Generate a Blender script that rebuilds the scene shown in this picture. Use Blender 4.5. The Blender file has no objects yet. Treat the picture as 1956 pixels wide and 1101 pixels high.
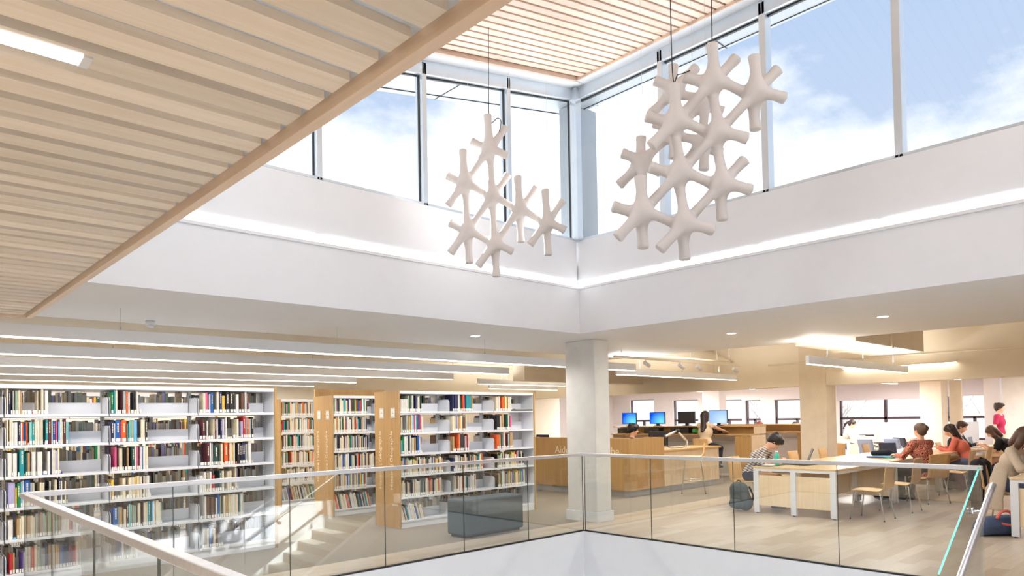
import bpy, math, random
import numpy as np
from mathutils import Vector, Matrix
random.seed(7)
RNG = np.random.default_rng(11)
SC = bpy.context.scene
COL = SC.collection
PI = math.pi

# ------------------------------------------------------------------ materials
def newmat(name):
    m = bpy.data.materials.new(name); m.use_nodes = True
    nt = m.node_tree; nt.nodes.clear()
    out = nt.nodes.new('ShaderNodeOutputMaterial')
    return m, nt, out

def N(nt, t, **kw):
    n = nt.nodes.new(t)
    for k, v in kw.items():
        if k in n.inputs: n.inputs[k].default_value = v
        else: setattr(n, k, v)
    return n

def L(nt, a, b): nt.links.new(a, b)

def c4(c): return (c[0], c[1], c[2], 1.0)

def srgb(r, g, b):
    f = lambda v: (v/255/12.92) if v/255 <= .04045 else ((v/255+.055)/1.055)**2.4
    return (f(r), f(g), f(b))

def mat(name, col, rough=.5, metal=0.0, var=.06, scale=6.0, bump=0.0, stretch=(1, 1, 1), spec=.5, coat=0.0, detail=4.0):
    m, nt, out = newmat(name)
    b = N(nt, 'ShaderNodeBsdfPrincipled', Roughness=rough, Metallic=metal)
    b.inputs['Specular IOR Level'].default_value = spec
    if coat: b.inputs['Coat Weight'].default_value = coat; b.inputs['Coat Roughness'].default_value = .1
    tc = N(nt, 'ShaderNodeTexCoord'); mp = N(nt, 'ShaderNodeMapping'); mp.inputs['Scale'].default_value = stretch
    no = N(nt, 'ShaderNodeTexNoise', Scale=scale, Detail=detail)
    L(nt, tc.outputs['Object'], mp.inputs['Vector']); L(nt, mp.outputs['Vector'], no.inputs['Vector'])
    rp = N(nt, 'ShaderNodeValToRGB')
    rp.color_ramp.elements[0].position = .3; rp.color_ramp.elements[1].position = .7
    rp.color_ramp.elements[0].color = c4([max(0, v*(1-var)) for v in col])
    rp.color_ramp.elements[1].color = c4([min(1, v*(1+var)) for v in col])
    L(nt, no.outputs['Fac'], rp.inputs['Fac']); L(nt, rp.outputs['Color'], b.inputs['Base Color'])
    if bump:
        bp = N(nt, 'ShaderNodeBump', Strength=bump, Distance=.01)
        L(nt, no.outputs['Fac'], bp.inputs['Height']); L(nt, bp.outputs['Normal'], b.inputs['Normal'])
    L(nt, b.outputs['BSDF'], out.inputs['Surface'])
    return m

def emat(name, col, s):
    m, nt, out = newmat(name)
    e = N(nt, 'ShaderNodeEmission', Strength=s); e.inputs['Color'].default_value = c4(col)
    L(nt, e.outputs['Emission'], out.inputs['Surface'])
    return m

def wood(name, c1, c2, along='x', pitch=None, rough=.45, offset=0.0):
    """fine grain running along one axis, each board of the given pitch a little lighter or darker"""
    m, nt, out = newmat(name)
    b = N(nt, 'ShaderNodeBsdfPrincipled', Roughness=rough)
    tc = N(nt, 'ShaderNodeTexCoord'); mp = N(nt, 'ShaderNodeMapping')
    mp.inputs['Scale'].default_value = {'x': (1.2, 28, 28), 'y': (28, 1.2, 28), 'z': (28, 28, 1.2)}[along]
    L(nt, tc.outputs['Object'], mp.inputs['Vector'])
    no = N(nt, 'ShaderNodeTexNoise', Scale=1.0, Detail=5.0, Roughness=.65, Distortion=.6)
    L(nt, mp.outputs['Vector'], no.inputs['Vector'])
    rp = N(nt, 'ShaderNodeValToRGB')
    rp.color_ramp.elements[0].position = .28; rp.color_ramp.elements[1].position = .72
    rp.color_ramp.elements[0].color = c4(c1); rp.color_ramp.elements[1].color = c4(c2)
    L(nt, no.outputs['Fac'], rp.inputs['Fac'])
    col = rp.outputs['Color']
    if pitch:
        sx = N(nt, 'ShaderNodeSeparateXYZ'); L(nt, tc.outputs['Object'], sx.inputs[0])
        d = N(nt, 'ShaderNodeMath', operation='DIVIDE'); d.inputs[1].default_value = pitch
        ad = N(nt, 'ShaderNodeMath', operation='ADD'); ad.inputs[1].default_value = offset
        fl = N(nt, 'ShaderNodeMath', operation='FLOOR')
        L(nt, sx.outputs['Y'], ad.inputs[0]); L(nt, ad.outputs[0], d.inputs[0]); L(nt, d.outputs[0], fl.inputs[0])
        wn = N(nt, 'ShaderNodeTexWhiteNoise', noise_dimensions='1D'); L(nt, fl.outputs[0], wn.inputs['W'])
        mr = N(nt, 'ShaderNodeMapRange'); mr.inputs['To Min'].default_value = .86; mr.inputs['To Max'].default_value = 1.12
        L(nt, wn.outputs['Value'], mr.inputs['Value'])
        hs = N(nt, 'ShaderNodeHueSaturation'); L(nt, mr.outputs['Result'], hs.inputs['Value']); L(nt, col, hs.inputs['Color'])
        col = hs.outputs['Color']
    L(nt, col, b.inputs['Base Color']); L(nt, b.outputs['BSDF'], out.inputs['Surface'])
    return m

def laminate(name):
    m, nt, out = newmat(name)
    b = N(nt, 'ShaderNodeBsdfPrincipled', Roughness=.33)
    tc = N(nt, 'ShaderNodeTexCoord')
    br = N(nt, 'ShaderNodeTexBrick', Scale=1.0); br.offset = .37; br.inputs['Brick Width'].default_value = .92
    br.inputs['Row Height'].default_value = .152; br.inputs['Mortar Size'].default_value = .0012; br.inputs['Bias'].default_value = 0
    br.inputs['Color1'].default_value = c4(srgb(198, 186, 170)); br.inputs['Color2'].default_value = c4(srgb(172, 154, 132))
    br.inputs['Mortar'].default_value = c4(srgb(150, 130, 105))
    L(nt, tc.outputs['Object'], br.inputs['Vector'])
    mp = N(nt, 'ShaderNodeMapping'); mp.inputs['Scale'].default_value = (2.2, 26, 1)
    L(nt, tc.outputs['Object'], mp.inputs['Vector'])
    no = N(nt, 'ShaderNodeTexNoise', Scale=1.0, Detail=6.0, Roughness=.7); L(nt, mp.outputs['Vector'], no.inputs['Vector'])
    mr = N(nt, 'ShaderNodeMapRange'); mr.inputs['To Min'].default_value = .78; mr.inputs['To Max'].default_value = 1.2
    L(nt, no.outputs['Fac'], mr.inputs['Value'])
    hs = N(nt, 'ShaderNodeHueSaturation'); L(nt, br.outputs['Color'], hs.inputs['Color']); L(nt, mr.outputs['Result'], hs.inputs['Value'])
    L(nt, hs.outputs['Color'], b.inputs['Base Color']); L(nt, b.outputs['BSDF'], out.inputs['Surface'])
    return m

def concrete(name, col, holes=True):
    m, nt, out = newmat(name)
    b = N(nt, 'ShaderNodeBsdfPrincipled', Roughness=.75)
    tc = N(nt, 'ShaderNodeTexCoord')
    no = N(nt, 'ShaderNodeTexNoise', Scale=3.0, Detail=6.0); L(nt, tc.outputs['Object'], no.inputs['Vector'])
    rp = N(nt, 'ShaderNodeValToRGB'); rp.color_ramp.elements[0].position = .3; rp.color_ramp.elements[1].position = .7
    rp.color_ramp.elements[0].color = c4([v*.93 for v in col]); rp.color_ramp.elements[1].color = c4([min(1, v*1.05) for v in col])
    L(nt, no.outputs['Fac'], rp.inputs['Fac'])
    vo = N(nt, 'ShaderNodeTexVoronoi', Scale=9.0); L(nt, tc.outputs['Object'], vo.inputs['Vector'])
    n2 = N(nt, 'ShaderNodeTexNoise', Scale=2.2, Detail=1.0); L(nt, tc.outputs['Object'], n2.inputs['Vector'])
    lt = N(nt, 'ShaderNodeMath', operation='LESS_THAN'); lt.inputs[1].default_value = .085
    L(nt, vo.outputs['Distance'], lt.inputs[0])
    gt = N(nt, 'ShaderNodeMath', operation='GREATER_THAN'); gt.inputs[1].default_value = .52; L(nt, n2.outputs['Fac'], gt.inputs[0])
    mu = N(nt, 'ShaderNodeMath', operation='MULTIPLY'); L(nt, lt.outputs[0], mu.inputs[0]); L(nt, gt.outputs[0], mu.inputs[1])
    m2 = N(nt, 'ShaderNodeMath', operation='MULTIPLY'); L(nt, mu.outputs[0], m2.inputs[0]); m2.inputs[1].default_value = .3 if holes else 0
    mx = N(nt, 'ShaderNodeMix', data_type='RGBA'); L(nt, m2.outputs[0], mx.inputs[0]); L(nt, rp.outputs['Color'], mx.inputs[6])
    mx.inputs[7].default_value = c4([v*.35 for v in col])
    L(nt, mx.outputs[2], b.inputs['Base Color']); L(nt, b.outputs['BSDF'], out.inputs['Surface'])
    return m

def glass(name, tint, r0=.04, rough=0.0):
    """clear architectural glass: tinted see-through plus an angle dependent mirror, the same from both faces"""
    m, nt, out = newmat(name)
    t = N(nt, 'ShaderNodeBsdfTransparent'); t.inputs['Color'].default_value = c4(tint)
    g = N(nt, 'ShaderNodeBsdfGlossy', Roughness=rough)
    ge = N(nt, 'ShaderNodeNewGeometry'); d = N(nt, 'ShaderNodeVectorMath', operation='DOT_PRODUCT')
    L(nt, ge.outputs['Normal'], d.inputs[0]); L(nt, ge.outputs['Incoming'], d.inputs[1])
    ab = N(nt, 'ShaderNodeMath', operation='ABSOLUTE'); L(nt, d.outputs['Value'], ab.inputs[0])
    on = N(nt, 'ShaderNodeMath', operation='SUBTRACT'); on.inputs[0].default_value = 1.0; L(nt, ab.outputs[0], on.inputs[1])
    pw = N(nt, 'ShaderNodeMath', operation='POWER'); L(nt, on.outputs[0], pw.inputs[0]); pw.inputs[1].default_value = 5.0
    ma = N(nt, 'ShaderNodeMath', operation='MULTIPLY_ADD'); L(nt, pw.outputs[0], ma.inputs[0]); ma.inputs[1].default_value = 1-r0; ma.inputs[2].default_value = r0
    mx = N(nt, 'ShaderNodeMixShader')
    L(nt, ma.outputs[0], mx.inputs[0]); L(nt, t.outputs[0], mx.inputs[1]); L(nt, g.outputs[0], mx.inputs[2])
    L(nt, mx.outputs[0], out.inputs['Surface'])
    return m

WHITE = mat('white paint', srgb(231, 234, 239), .6, var=.01)
WHITE2 = mat('warm white paint', srgb(240, 234, 232), .6, var=.015)
CREAM = mat('cream paint', srgb(238, 230, 214), .6, var=.02, scale=2)
STEEL_W = mat('white powder coated steel', srgb(228, 231, 238), .38, var=.01)
STEEL_G = mat('pale grey steel', srgb(205, 207, 208), .42, var=.02)
ALU = mat('brushed stainless', srgb(226, 226, 230), .36, 1.0, var=.05, scale=40, stretch=(.1, 1, 1))
CHROME = mat('chrome', srgb(215, 215, 215), .14, 1.0, var=.03)
FRAME = mat('pale aluminium frame', srgb(205, 214, 222), .3, .55, var=.02)
GREYPANEL = mat('grey soffit panel', srgb(150, 158, 164), .45, .2, var=.02)
BLACK = mat('black gasket', srgb(22, 22, 26), .5)
DARKP = mat('black plastic', srgb(26, 26, 30), .35, var=.1)
DKGREY = mat('dark grey fabric', srgb(62, 64, 70), .9, var=.15, scale=40)
SLAT = wood('pale maple slat', srgb(226, 212, 194), srgb(242, 233, 220), 'x', .152, offset=.0)
SLAT2 = wood('rosy maple slat', srgb(214, 186, 164), srgb(234, 212, 194), 'x', .122)
SLATGAP = mat('brown slot backing', srgb(150, 108, 72), .8)
PANELW = mat('white backing panel', srgb(214, 226, 244), .6, var=.01)
TRIMW = wood('maple edge board', srgb(222, 198, 174), srgb(238, 218, 196), 'y')
BIRCH = wood('golden birch panel', srgb(172, 134, 82), srgb(194, 156, 100), 'z')
BIRCHX = wood('golden birch counter', srgb(190, 152, 96), srgb(212, 176, 122), 'y')
BIRCHP = wood('pale birch plywood', srgb(226, 202, 166), srgb(240, 220, 188), 'z')
PLY = wood('bent plywood', srgb(205, 164, 108), srgb(228, 190, 136), 'z')
TOPW = wood('maple table top', srgb(214, 184, 140), srgb(232, 206, 166), 'x', rough=.25)
LAMIN = laminate('wood look laminate floor')
CARPET = mat('grey brown carpet', srgb(140, 130, 118), .95, var=.16, scale=120, bump=.25)
CONC = concrete('white painted concrete', srgb(226, 226, 224))
CONCB = concrete('beige painted concrete', srgb(228, 218, 200))
POUF = mat('slate blue upholstery', srgb(70, 84, 94), .9, var=.14, scale=90)
GLASS = glass('guard glass', (.972, .99, .982), .09)
GLASSE = mat('green glass edge', srgb(70, 132, 118), .5, var=.1, spec=.15)
WGLASS = glass('window glass', (.97, .985, 1.0), .03)
EMITW = emat('lamp white', (1.0, .93, .82), 4.0)
EMITC = emat('cove lamp', (.97, .98, 1.0), 3.2)
EMITT = emat('lamp warm', (1.0, .9, .75), 7.0)
PAPER = mat('white label paper', srgb(238, 236, 230), .7, var=.02)
PAGES = mat('book pages', srgb(196, 180, 150), .85, var=.14, scale=60, stretch=(8, 1, .2))
FROST = None

# ------------------------------------------------------------------ objects
def props(o, label=None, cat=None, group=None, kind=None):
    if label: o['label'] = label
    if cat: o['category'] = cat
    if group: o['group'] = group
    if kind: o['kind'] = kind
    return o

def thing(name, label, cat, loc=(0, 0, 0), rz=0.0, group=None, kind=None):
    o = bpy.data.objects.new(name, None); COL.objects.link(o)
    o.empty_display_size = .1
    o.location = loc; o.rotation_euler = (0, 0, rz)
    return props(o, label, cat, group, kind)

class MB:
    def __init__(s): s.v = []; s.f = []; s.m = []; s.sm = []
    def add(s, vs, fs, m=0, smooth=False):
        b = len(s.v); s.v += [tuple(p) for p in vs]
        for f in fs: s.f.append([b+i for i in f]); s.m.append(m); s.sm.append(smooth)
        return s
    def hexa(s, p, m=0):          # 8 points: bottom loop then top loop
        return s.add(p, [(3, 2, 1, 0), (4, 5, 6, 7), (0, 1, 5, 4), (1, 2, 6, 5), (2, 3, 7, 6), (3, 0, 4, 7)], m)
    def box(s, x0, x1, y0, y1, z0, z1, m=0):
        return s.hexa([(x0, y0, z0), (x1, y0, z0), (x1, y1, z0), (x0, y1, z0), (x0, y0, z1), (x1, y0, z1), (x1, y1, z1), (x0, y1, z1)], m)
    def tube(s, pts, r, n=8, m=0, cap=True, smooth=True):
        pts = [Vector(p) for p in pts]; k = len(pts)
        rs = r if isinstance(r, (list, tuple)) else [r]*k
        t0 = (pts[1]-pts[0]).normalized()
        u = t0.orthogonal().normalized(); vs = []
        for i, p in enumerate(pts):
            t = ((pts[min(i+1, k-1)]-p).normalized() + (p-pts[max(i-1, 0)]).normalized())
            t = t.normalized() if t.length > 1e-6 else t0
            u = (u - t*u.dot(t)).normalized(); w = t.cross(u)
            for j in range(n):
                a = 2*PI*j/n; vs.append(p + (u*math.cos(a)+w*math.sin(a))*rs[i])
        fs = [(i*n+j, i*n+(j+1) % n, (i+1)*n+(j+1) % n, (i+1)*n+j) for i in range(k-1) for j in range(n)]
        s.add(vs, fs, m, smooth)
        if cap:
            b = len(s.v)-k*n
            s.f.append([b+j for j in reversed(range(n))]); s.m.append(m); s.sm.append(False)
            s.f.append([b+(k-1)*n+j for j in range(n)]); s.m.append(m); s.sm.append(False)
        return s
    def cyl(s, x, y, z0, z1, r, n=20, m=0): return s.tube([(x, y, z0), (x, y, z1)], r, n, m)
    def prism(s, poly, d0, d1, axis='y', m=0):
        """extrude a 2D outline along an axis; outline coords are the other two axes in order"""
        f = {'x': lambda a, b, d: (d, a, b), 'y': lambda a, b, d: (a, d, b), 'z': lambda a, b, d: (a, b, d)}[axis]
        n = len(poly)
        vs = [f(a, b, d0) for a, b in poly]+[f(a, b, d1) for a, b in poly]
        fs = [tuple(range(n)), tuple(range(2*n-1, n-1, -1))]+[(i, i+n, (i+1) % n+n, (i+1) % n) for i in range(n)]
        return s.add(vs, fs, m)
    def shell(s, prof, w0, w1, t, axis='y', m=0, curve=0.0, n=6):
        """a bent sheet: profile (a,b) swept across the width with an optional sideways dish"""
        k = len(prof); vs = []
        nor = []
        for i in range(k):
            a = np.array(prof[min(i+1, k-1)])-np.array(prof[max(i-1, 0)]); a = a/np.linalg.norm(a); nor.append((-a[1], a[0]))
        for side in (0, 1):
            for i, (a, b) in enumerate(prof):
                for j in range(n+1):
                    q = j/n*2-1; y = w0+(w1-w0)*j/n
                    o = (t if side else 0)+curve*q*q
                    vs.append((a+nor[i][0]*o, y, b+nor[i][1]*o))
        fs = []; S = k*(n+1)
        for i in range(k-1):
            for j in range(n):
                q = (i*(n+1)+j, i*(n+1)+j+1, (i+1)*(n+1)+j+1, (i+1)*(n+1)+j)
                fs.append(q); fs.append(tuple(S+x for x in reversed(q)))
        for i in range(k-1):
            for j in (0, n):
                a, b = i*(n+1)+j, (i+1)*(n+1)+j
                fs.append((a, b, b+S, a+S) if j == 0 else (b, a, a+S, b+S))
        for j in range(n):
            for i in (0, k-1):
                a, b = i*(n+1)+j, i*(n+1)+j+1
                fs.append((b, a, a+S, b+S) if i == 0 else (a, b, b+S, a+S))
        return s.add(vs, fs, m, True)
    def build(s, name, mats, parent=None, bevel=0.0, recenter=None, seg=2, smooth=None):
        me = bpy.data.meshes.new(name)
        v = np.array(s.v, float).reshape(-1, 3); org = np.zeros(3)
        if parent is not None:
            org = np.array(parent.location)
            p = parent.parent
            while p is not None: org = org+np.array(p.location); p = p.parent
        elif recenter is not False:
            lo, hi = v.min(0), v.max(0); org = np.array([(lo[0]+hi[0])/2, (lo[1]+hi[1])/2, lo[2]])
        me.from_pydata((v-org).tolist(), [], s.f)
        for x in (mats if isinstance(mats, (list, tuple)) else [mats]): me.materials.append(x)
        me.polygons.foreach_set('material_index', s.m)
        me.polygons.foreach_set('use_smooth', s.sm if smooth is None else [smooth]*len(s.f))
        me.update()
        o = bpy.data.objects.new(name, me); COL.objects.link(o)
        if parent is not None: o.parent = parent
        else: o.location = org
        if bevel:
            b = o.modifiers.new('edge', 'BEVEL'); b.width = bevel; b.segments = seg; b.limit_method = 'ANGLE'
        return o

def bx(name, m, x0, x1, y0, y1, z0, z1, parent=None, bevel=0.0, **k):
    return MB().box(x0, x1, y0, y1, z0, z1).build(name, m, parent, bevel, **k)

def struct(name, mb, m, parent=None, bevel=0.0):
    o = mb.build(name, m, parent, bevel, recenter=False)
    if parent is None: o['kind'] = 'structure'
    return o

def sbox(name, m, *b, **k): return struct(name, MB().box(*b), m, **k)

def dup(src, loc=None, rz=None, label=None, group=None):
    """copy of a thing with copies of its parts and sub-parts (mesh data shared)"""
    def cp(o, par):
        c = o.copy(); COL.objects.link(c)
        if par is not None:
            c.parent = par; c.matrix_parent_inverse = o.matrix_parent_inverse.copy()
        for ch in list(o.children): cp(ch, c)
        return c
    r = cp(src, None)
    if loc is not None: r.location = loc
    if rz is not None: r.rotation_euler = (0, 0, rz)
    if label: r['label'] = label
    if group: r['group'] = group
    return r

def smooth_path(pts, n=8):
    P = [np.array(p, float) for p in pts]; P = [2*P[0]-P[1]]+P+[2*P[-1]-P[-2]]; o = []
    for i in range(1, len(P)-2):
        for k in range(n):
            t = k/n
            o.append(.5*(2*P[i]+(P[i+1]-P[i-1])*t+(2*P[i-1]-5*P[i]+4*P[i+1]-P[i+2])*t*t+(3*P[i]-P[i-1]-3*P[i+1]+P[i+2])*t**3))
    o.append(P[-2]); return [tuple(q) for q in o]

def text(name, body, size, m, loc, rot, parent=None, extrude=.002, align='LEFT', fit=None):
    cu = bpy.data.curves.new(name, 'FONT'); cu.body = body; cu.size = size; cu.extrude = extrude; cu.align_x = align
    cu.materials.append(m)
    tmp = bpy.data.objects.new('tmp', cu); me = bpy.data.meshes.new_from_object(tmp); me.materials.clear(); me.materials.append(m)
    if fit:
        wd = max(v.co.x for v in me.vertices)-min(v.co.x for v in me.vertices)
        for v in me.vertices: v.co.x *= fit/wd; v.co.y *= fit/wd
    o = bpy.data.objects.new(name, me); COL.objects.link(o); bpy.data.objects.remove(tmp); bpy.data.curves.remove(cu)
    if parent is not None:
        o.parent = parent
        org = Vector(parent.location); p = parent.parent
        while p is not None: org += Vector(p.location); p = p.parent
        loc = Vector(loc)-org
    o.location = loc; o.rotation_euler = rot
    return o

# ------------------------------------------------------------------ implicit surfaces (people, sculptures, bags)
def surface_nets(F, org, h):
    """naive surface nets on a 3D field, zero level, negative inside"""
    s = F < 0
    nx, ny, nz = F.shape
    c = np.zeros((nx-1, ny-1, nz-1), int)
    for i in (0, 1):
        for j in (0, 1):
            for k in (0, 1):
                c += s[i:nx-1+i, j:ny-1+j, k:nz-1+k]
    act = (c > 0) & (c < 8)
    idx = -np.ones(act.shape, int); ii = np.argwhere(act); idx[act] = np.arange(len(ii))
    acc = np.zeros((len(ii), 3)); cnt = np.zeros(len(ii))
    cor = [(i, j, k) for i in (0, 1) for j in (0, 1) for k in (0, 1)]
    for a in cor:
        for ax in range(3):
            if a[ax] == 0:
                b = list(a); b[ax] = 1
                fa = F[ii[:, 0]+a[0], ii[:, 1]+a[1], ii[:, 2]+a[2]]; fb = F[ii[:, 0]+b[0], ii[:, 1]+b[1], ii[:, 2]+b[2]]
                cr = (fa < 0) != (fb < 0)
                t = np.where(cr, fa/np.where(cr, fa-fb, 1), 0)
                p = np.tile(np.array(a, float), (len(ii), 1)); p[:, ax] += t
                acc[cr] += p[cr]; cnt[cr] += 1
    V = org+(ii+acc/np.maximum(cnt, 1)[:, None])*h
    faces = []
    for ax in range(3):
        u, w = (ax+1) % 3, (ax+2) % 3
        sl0 = [slice(1, -1)]*3; sl0[ax] = slice(0, -1); sl1 = list(sl0); sl1[ax] = slice(1, None)
        A = s[tuple(sl0)]; B = s[tuple(sl1)]
        e = np.argwhere(A != B); base = e.copy(); base[:, u] += 1; base[:, w] += 1
        sgn = A[tuple(e.T)]
        def cell(du, dw):
            q = base.copy(); q[:, u] -= du; q[:, w] -= dw; return idx[tuple(q.T)]
        q = np.stack([cell(1, 1), cell(0, 1), cell(0, 0), cell(1, 0)], 1)
        q[~sgn] = q[~sgn][:, ::-1]
        faces.append(q)
    fa = np.concatenate(faces); fa = fa[(fa >= 0).all(1)]
    return V, fa

def smin(a, b, k):
    h = np.clip(.5+.5*(b-a)/k, 0, 1); return b+(a-b)*h-k*h*(1-h)

class SDF:
    def __init__(s, h=.01): s.p = []; s.h = h; s.cuts = []
    def cap(s, a, b, ra, rb=None, k=.03, sq=None, flat=False):
        s.p.append(('c', np.array(a, float), np.array(b, float), ra, ra if rb is None else rb, k, sq, flat)); return s
    def chain(s, pts, rs, k=.03):
        for i in range(len(pts)-1): s.cap(pts[i], pts[i+1], rs[i], rs[i+1], k)
        return s
    def ell(s, c, r, R=None, k=.03, neg=False):
        s.p.append(('n' if neg else 'e', np.array(c, float), np.array(r, float), np.eye(3) if R is None else np.array(R, float), k)); return s
    def cut(s, p, n, k=.004):          # keep the side where (x-p).n < 0
        s.cuts.append((np.array(p, float), np.array(n, float)/np.linalg.norm(n), k)); return s
    def mesh(s):
        h = s.h; lo = np.full(3, 1e9); hi = -lo
        for p in s.p:
            if p[0] == 'c':
                r = max(p[3], p[4]); lo = np.minimum(lo, np.minimum(p[1], p[2])-r); hi = np.maximum(hi, np.maximum(p[1], p[2])+r)
            elif p[0] == 'e':
                r = max(p[2]); lo = np.minimum(lo, p[1]-r); hi = np.maximum(hi, p[1]+r)
        lo -= 3*h; hi += 3*h
        n = np.ceil((hi-lo)/h).astype(int)+1
        F = np.full(n, 1.0, np.float32)
        ax = [lo[i]+np.arange(n[i])*h for i in range(3)]
        for p in s.p:
            if p[0] == 'c': bl = np.minimum(p[1], p[2])-max(p[3], p[4])-p[5]-2*h; bh = np.maximum(p[1], p[2])+max(p[3], p[4])+p[5]+2*h
            else: bl = p[1]-max(p[2])-p[4]-2*h; bh = p[1]+max(p[2])+p[4]+2*h
            i0 = np.maximum(((bl-lo)/h).astype(int), 0); i1 = np.minimum(((bh-lo)/h).astype(int)+2, n)
            if (i1 <= i0).any(): continue
            X = ax[0][i0[0]:i1[0], None, None]; Y = ax[1][None, i0[1]:i1[1], None]; Z = ax[2][None, None, i0[2]:i1[2]]
            if p[0] == 'c':
                a, b = p[1], p[2]; d = b-a; dd = max(d@d, 1e-9)
                t = np.clip(((X-a[0])*d[0]+(Y-a[1])*d[1]+(Z-a[2])*d[2])/dd, 0, 1)
                q = [X-a[0]-t*d[0], Y-a[1]-t*d[1], Z-a[2]-t*d[2]]
                if p[6] is not None:     # flattened section: squash distance along a direction
                    sd, sf = np.array(p[6][0], float), p[6][1]; sd = sd/np.linalg.norm(sd)
                    w = (q[0]*sd[0]+q[1]*sd[1]+q[2]*sd[2])*(sf-1)
                    q = [q[i]+w*sd[i] for i in range(3)]
                D = np.sqrt(q[0]**2+q[1]**2+q[2]**2)-(p[3]+(p[4]-p[3])*t)
                if p[7]: D = np.maximum(D, ((X-b[0])*d[0]+(Y-b[1])*d[1]+(Z-b[2])*d[2])/np.sqrt(dd))
            else:
                R = p[3]; c = p[1]
                q = [(X-c[0])*R[0, i]+(Y-c[1])*R[1, i]+(Z-c[2])*R[2, i] for i in range(3)]
                k0 = np.sqrt(sum((q[i]/p[2][i])**2 for i in range(3))); k1 = np.sqrt(sum((q[i]/p[2][i]**2)**2 for i in range(3)))
                D = k0*(k0-1)/np.maximum(k1, 1e-6)
            sl = tuple(slice(i0[i], i1[i]) for i in range(3))
            if p[0] == 'n': F[sl] = np.maximum(F[sl], -D)
            else: F[sl] = smin(F[sl], D.astype(np.float32), max(p[5] if p[0] == 'c' else p[4], 1e-4))
        X = ax[0][:, None, None]; Y = ax[1][None, :, None]; Z = ax[2][None, None, :]
        for c, nn, k in s.cuts:
            F = np.maximum(F, (X-c[0])*nn[0]+(Y-c[1])*nn[1]+(Z-c[2])*nn[2])
        F[0] = F[-1] = 1; F[:, 0] = F[:, -1] = 1; F[:, :, 0] = F[:, :, -1] = 1
        return surface_nets(F, lo, h)
    def build(s, name, mats, parent=None, assign=None, relax=1):
        V, f = s.mesh()
        if relax:
            for _ in range(relax):
                e = np.concatenate([f[:, [0, 1]], f[:, [1, 2]], f[:, [2, 3]], f[:, [3, 0]]])
                S = np.zeros_like(V); cn = np.zeros(len(V))
                np.add.at(S, e[:, 0], V[e[:, 1]]); np.add.at(S, e[:, 1], V[e[:, 0]]); np.add.at(cn, e[:, 0], 1); np.add.at(cn, e[:, 1], 1)
                V = V*.55+.45*S/np.maximum(cn, 1)[:, None]
        me = bpy.data.meshes.new(name)
        me.vertices.add(len(V)); me.vertices.foreach_set('co', V.astype(np.float32).ravel())
        me.loops.add(len(f)*4); me.loops.foreach_set('vertex_index', f.astype(np.int32).ravel())
        me.polygons.add(len(f)); me.polygons.foreach_set('loop_start', np.arange(len(f), dtype=np.int32)*4)
        me.polygons.foreach_set('use_smooth', np.ones(len(f), bool))
        for x in (mats if isinstance(mats, (list, tuple)) else [mats]): me.materials.append(x)
        if assign is not None: me.polygons.foreach_set('material_index', assign(V[f].mean(1)).astype(np.int32))
        me.update(calc_edges=True); me.validate()
        o = bpy.data.objects.new(name, me); COL.objects.link(o)
        if parent is not None: o.parent = parent
        return o
# ------------------------------------------------------------------ camera
# eye 1.57 m above the floor, 24 mm shift lens; x runs along the shelf rows, y towards the back of the room
H_, P_, R_ = 0.820559, 0.0226025, 0.0177090
fwd = Vector((math.cos(H_)*math.cos(P_), math.sin(H_)*math.cos(P_), math.sin(P_)))
rt = Vector((math.sin(H_), -math.cos(H_), 0)); dn = fwd.cross(rt)
rt2 = rt*math.cos(R_)+dn*math.sin(R_); dn2 = dn*math.cos(R_)-rt*math.sin(R_)
cam = bpy.data.cameras.new('camera'); co = bpy.data.objects.new('camera', cam); COL.objects.link(co)
cm = Matrix.Identity(4)
for i in range(3): cm[i][0] = rt2[i]; cm[i][1] = -dn2[i]; cm[i][2] = -fwd[i]
cm[0][3], cm[1][3], cm[2][3] = -7.297, -6.421, 1.568
co.matrix_world = cm
cam.sensor_fit = 'HORIZONTAL'; cam.sensor_width = 36; cam.lens = 1330.99/1956*36
cam.shift_y = (769.57-550.5)/1956; cam.clip_start = .05; cam.clip_end = 300
SC.camera = co

# ------------------------------------------------------------------ floors and lower storey
VX, VY = -6.40, -9.0          # the open well: x from VX to 0, y from VY to 0
sbox('floor', LAMIN, 0, 20, -10, .62, -.3, 0)
sbox('floor', LAMIN, -13, 0, 0, .62, -.3, 0)
sbox('floor', LAMIN, -13, VX, -12, 0, -.3, 0)
sbox('floor', LAMIN, VX, 0, -12, -6.3, -.3, 0)
sbox('wall_front', WHITE, VX+.02, -.02, -6.30, -6.28, -.58, -.003)
sbox('trim_12', STEEL_G, VX+.02, -.02, -6.31, -6.275, -.72, -.58)
sbox('floor', CARPET, -13, 20, .62, 14.5, -.3, 0)
LOWF = mat('grey stone tile', srgb(190, 188, 184), .35, var=.06)
sbox('floor', LOWF, -13, 6, -12, 4, -3.7, -3.5)
FASC = WHITE
sbox('wall_back', FASC, VX, 0, 0.0, .12, -3.5, -.301)
sbox('trim_1', FASC, VX, .0, -.02, -.001, -.8, -.005)
sbox('trim_2', FASC, -.02, -.001, -10, -.02, -.8, -.005)
sbox('wall_right', FASC, 0, .12, -10, 0, -3.5, -.301)
sbox('wall_left', FASC, VX-.12, VX, -10, 0, -3.5, -.301)
sbox('trim_3', FASC, VX-.001, VX+.02, -10, 0, -.8, -.005)

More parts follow.
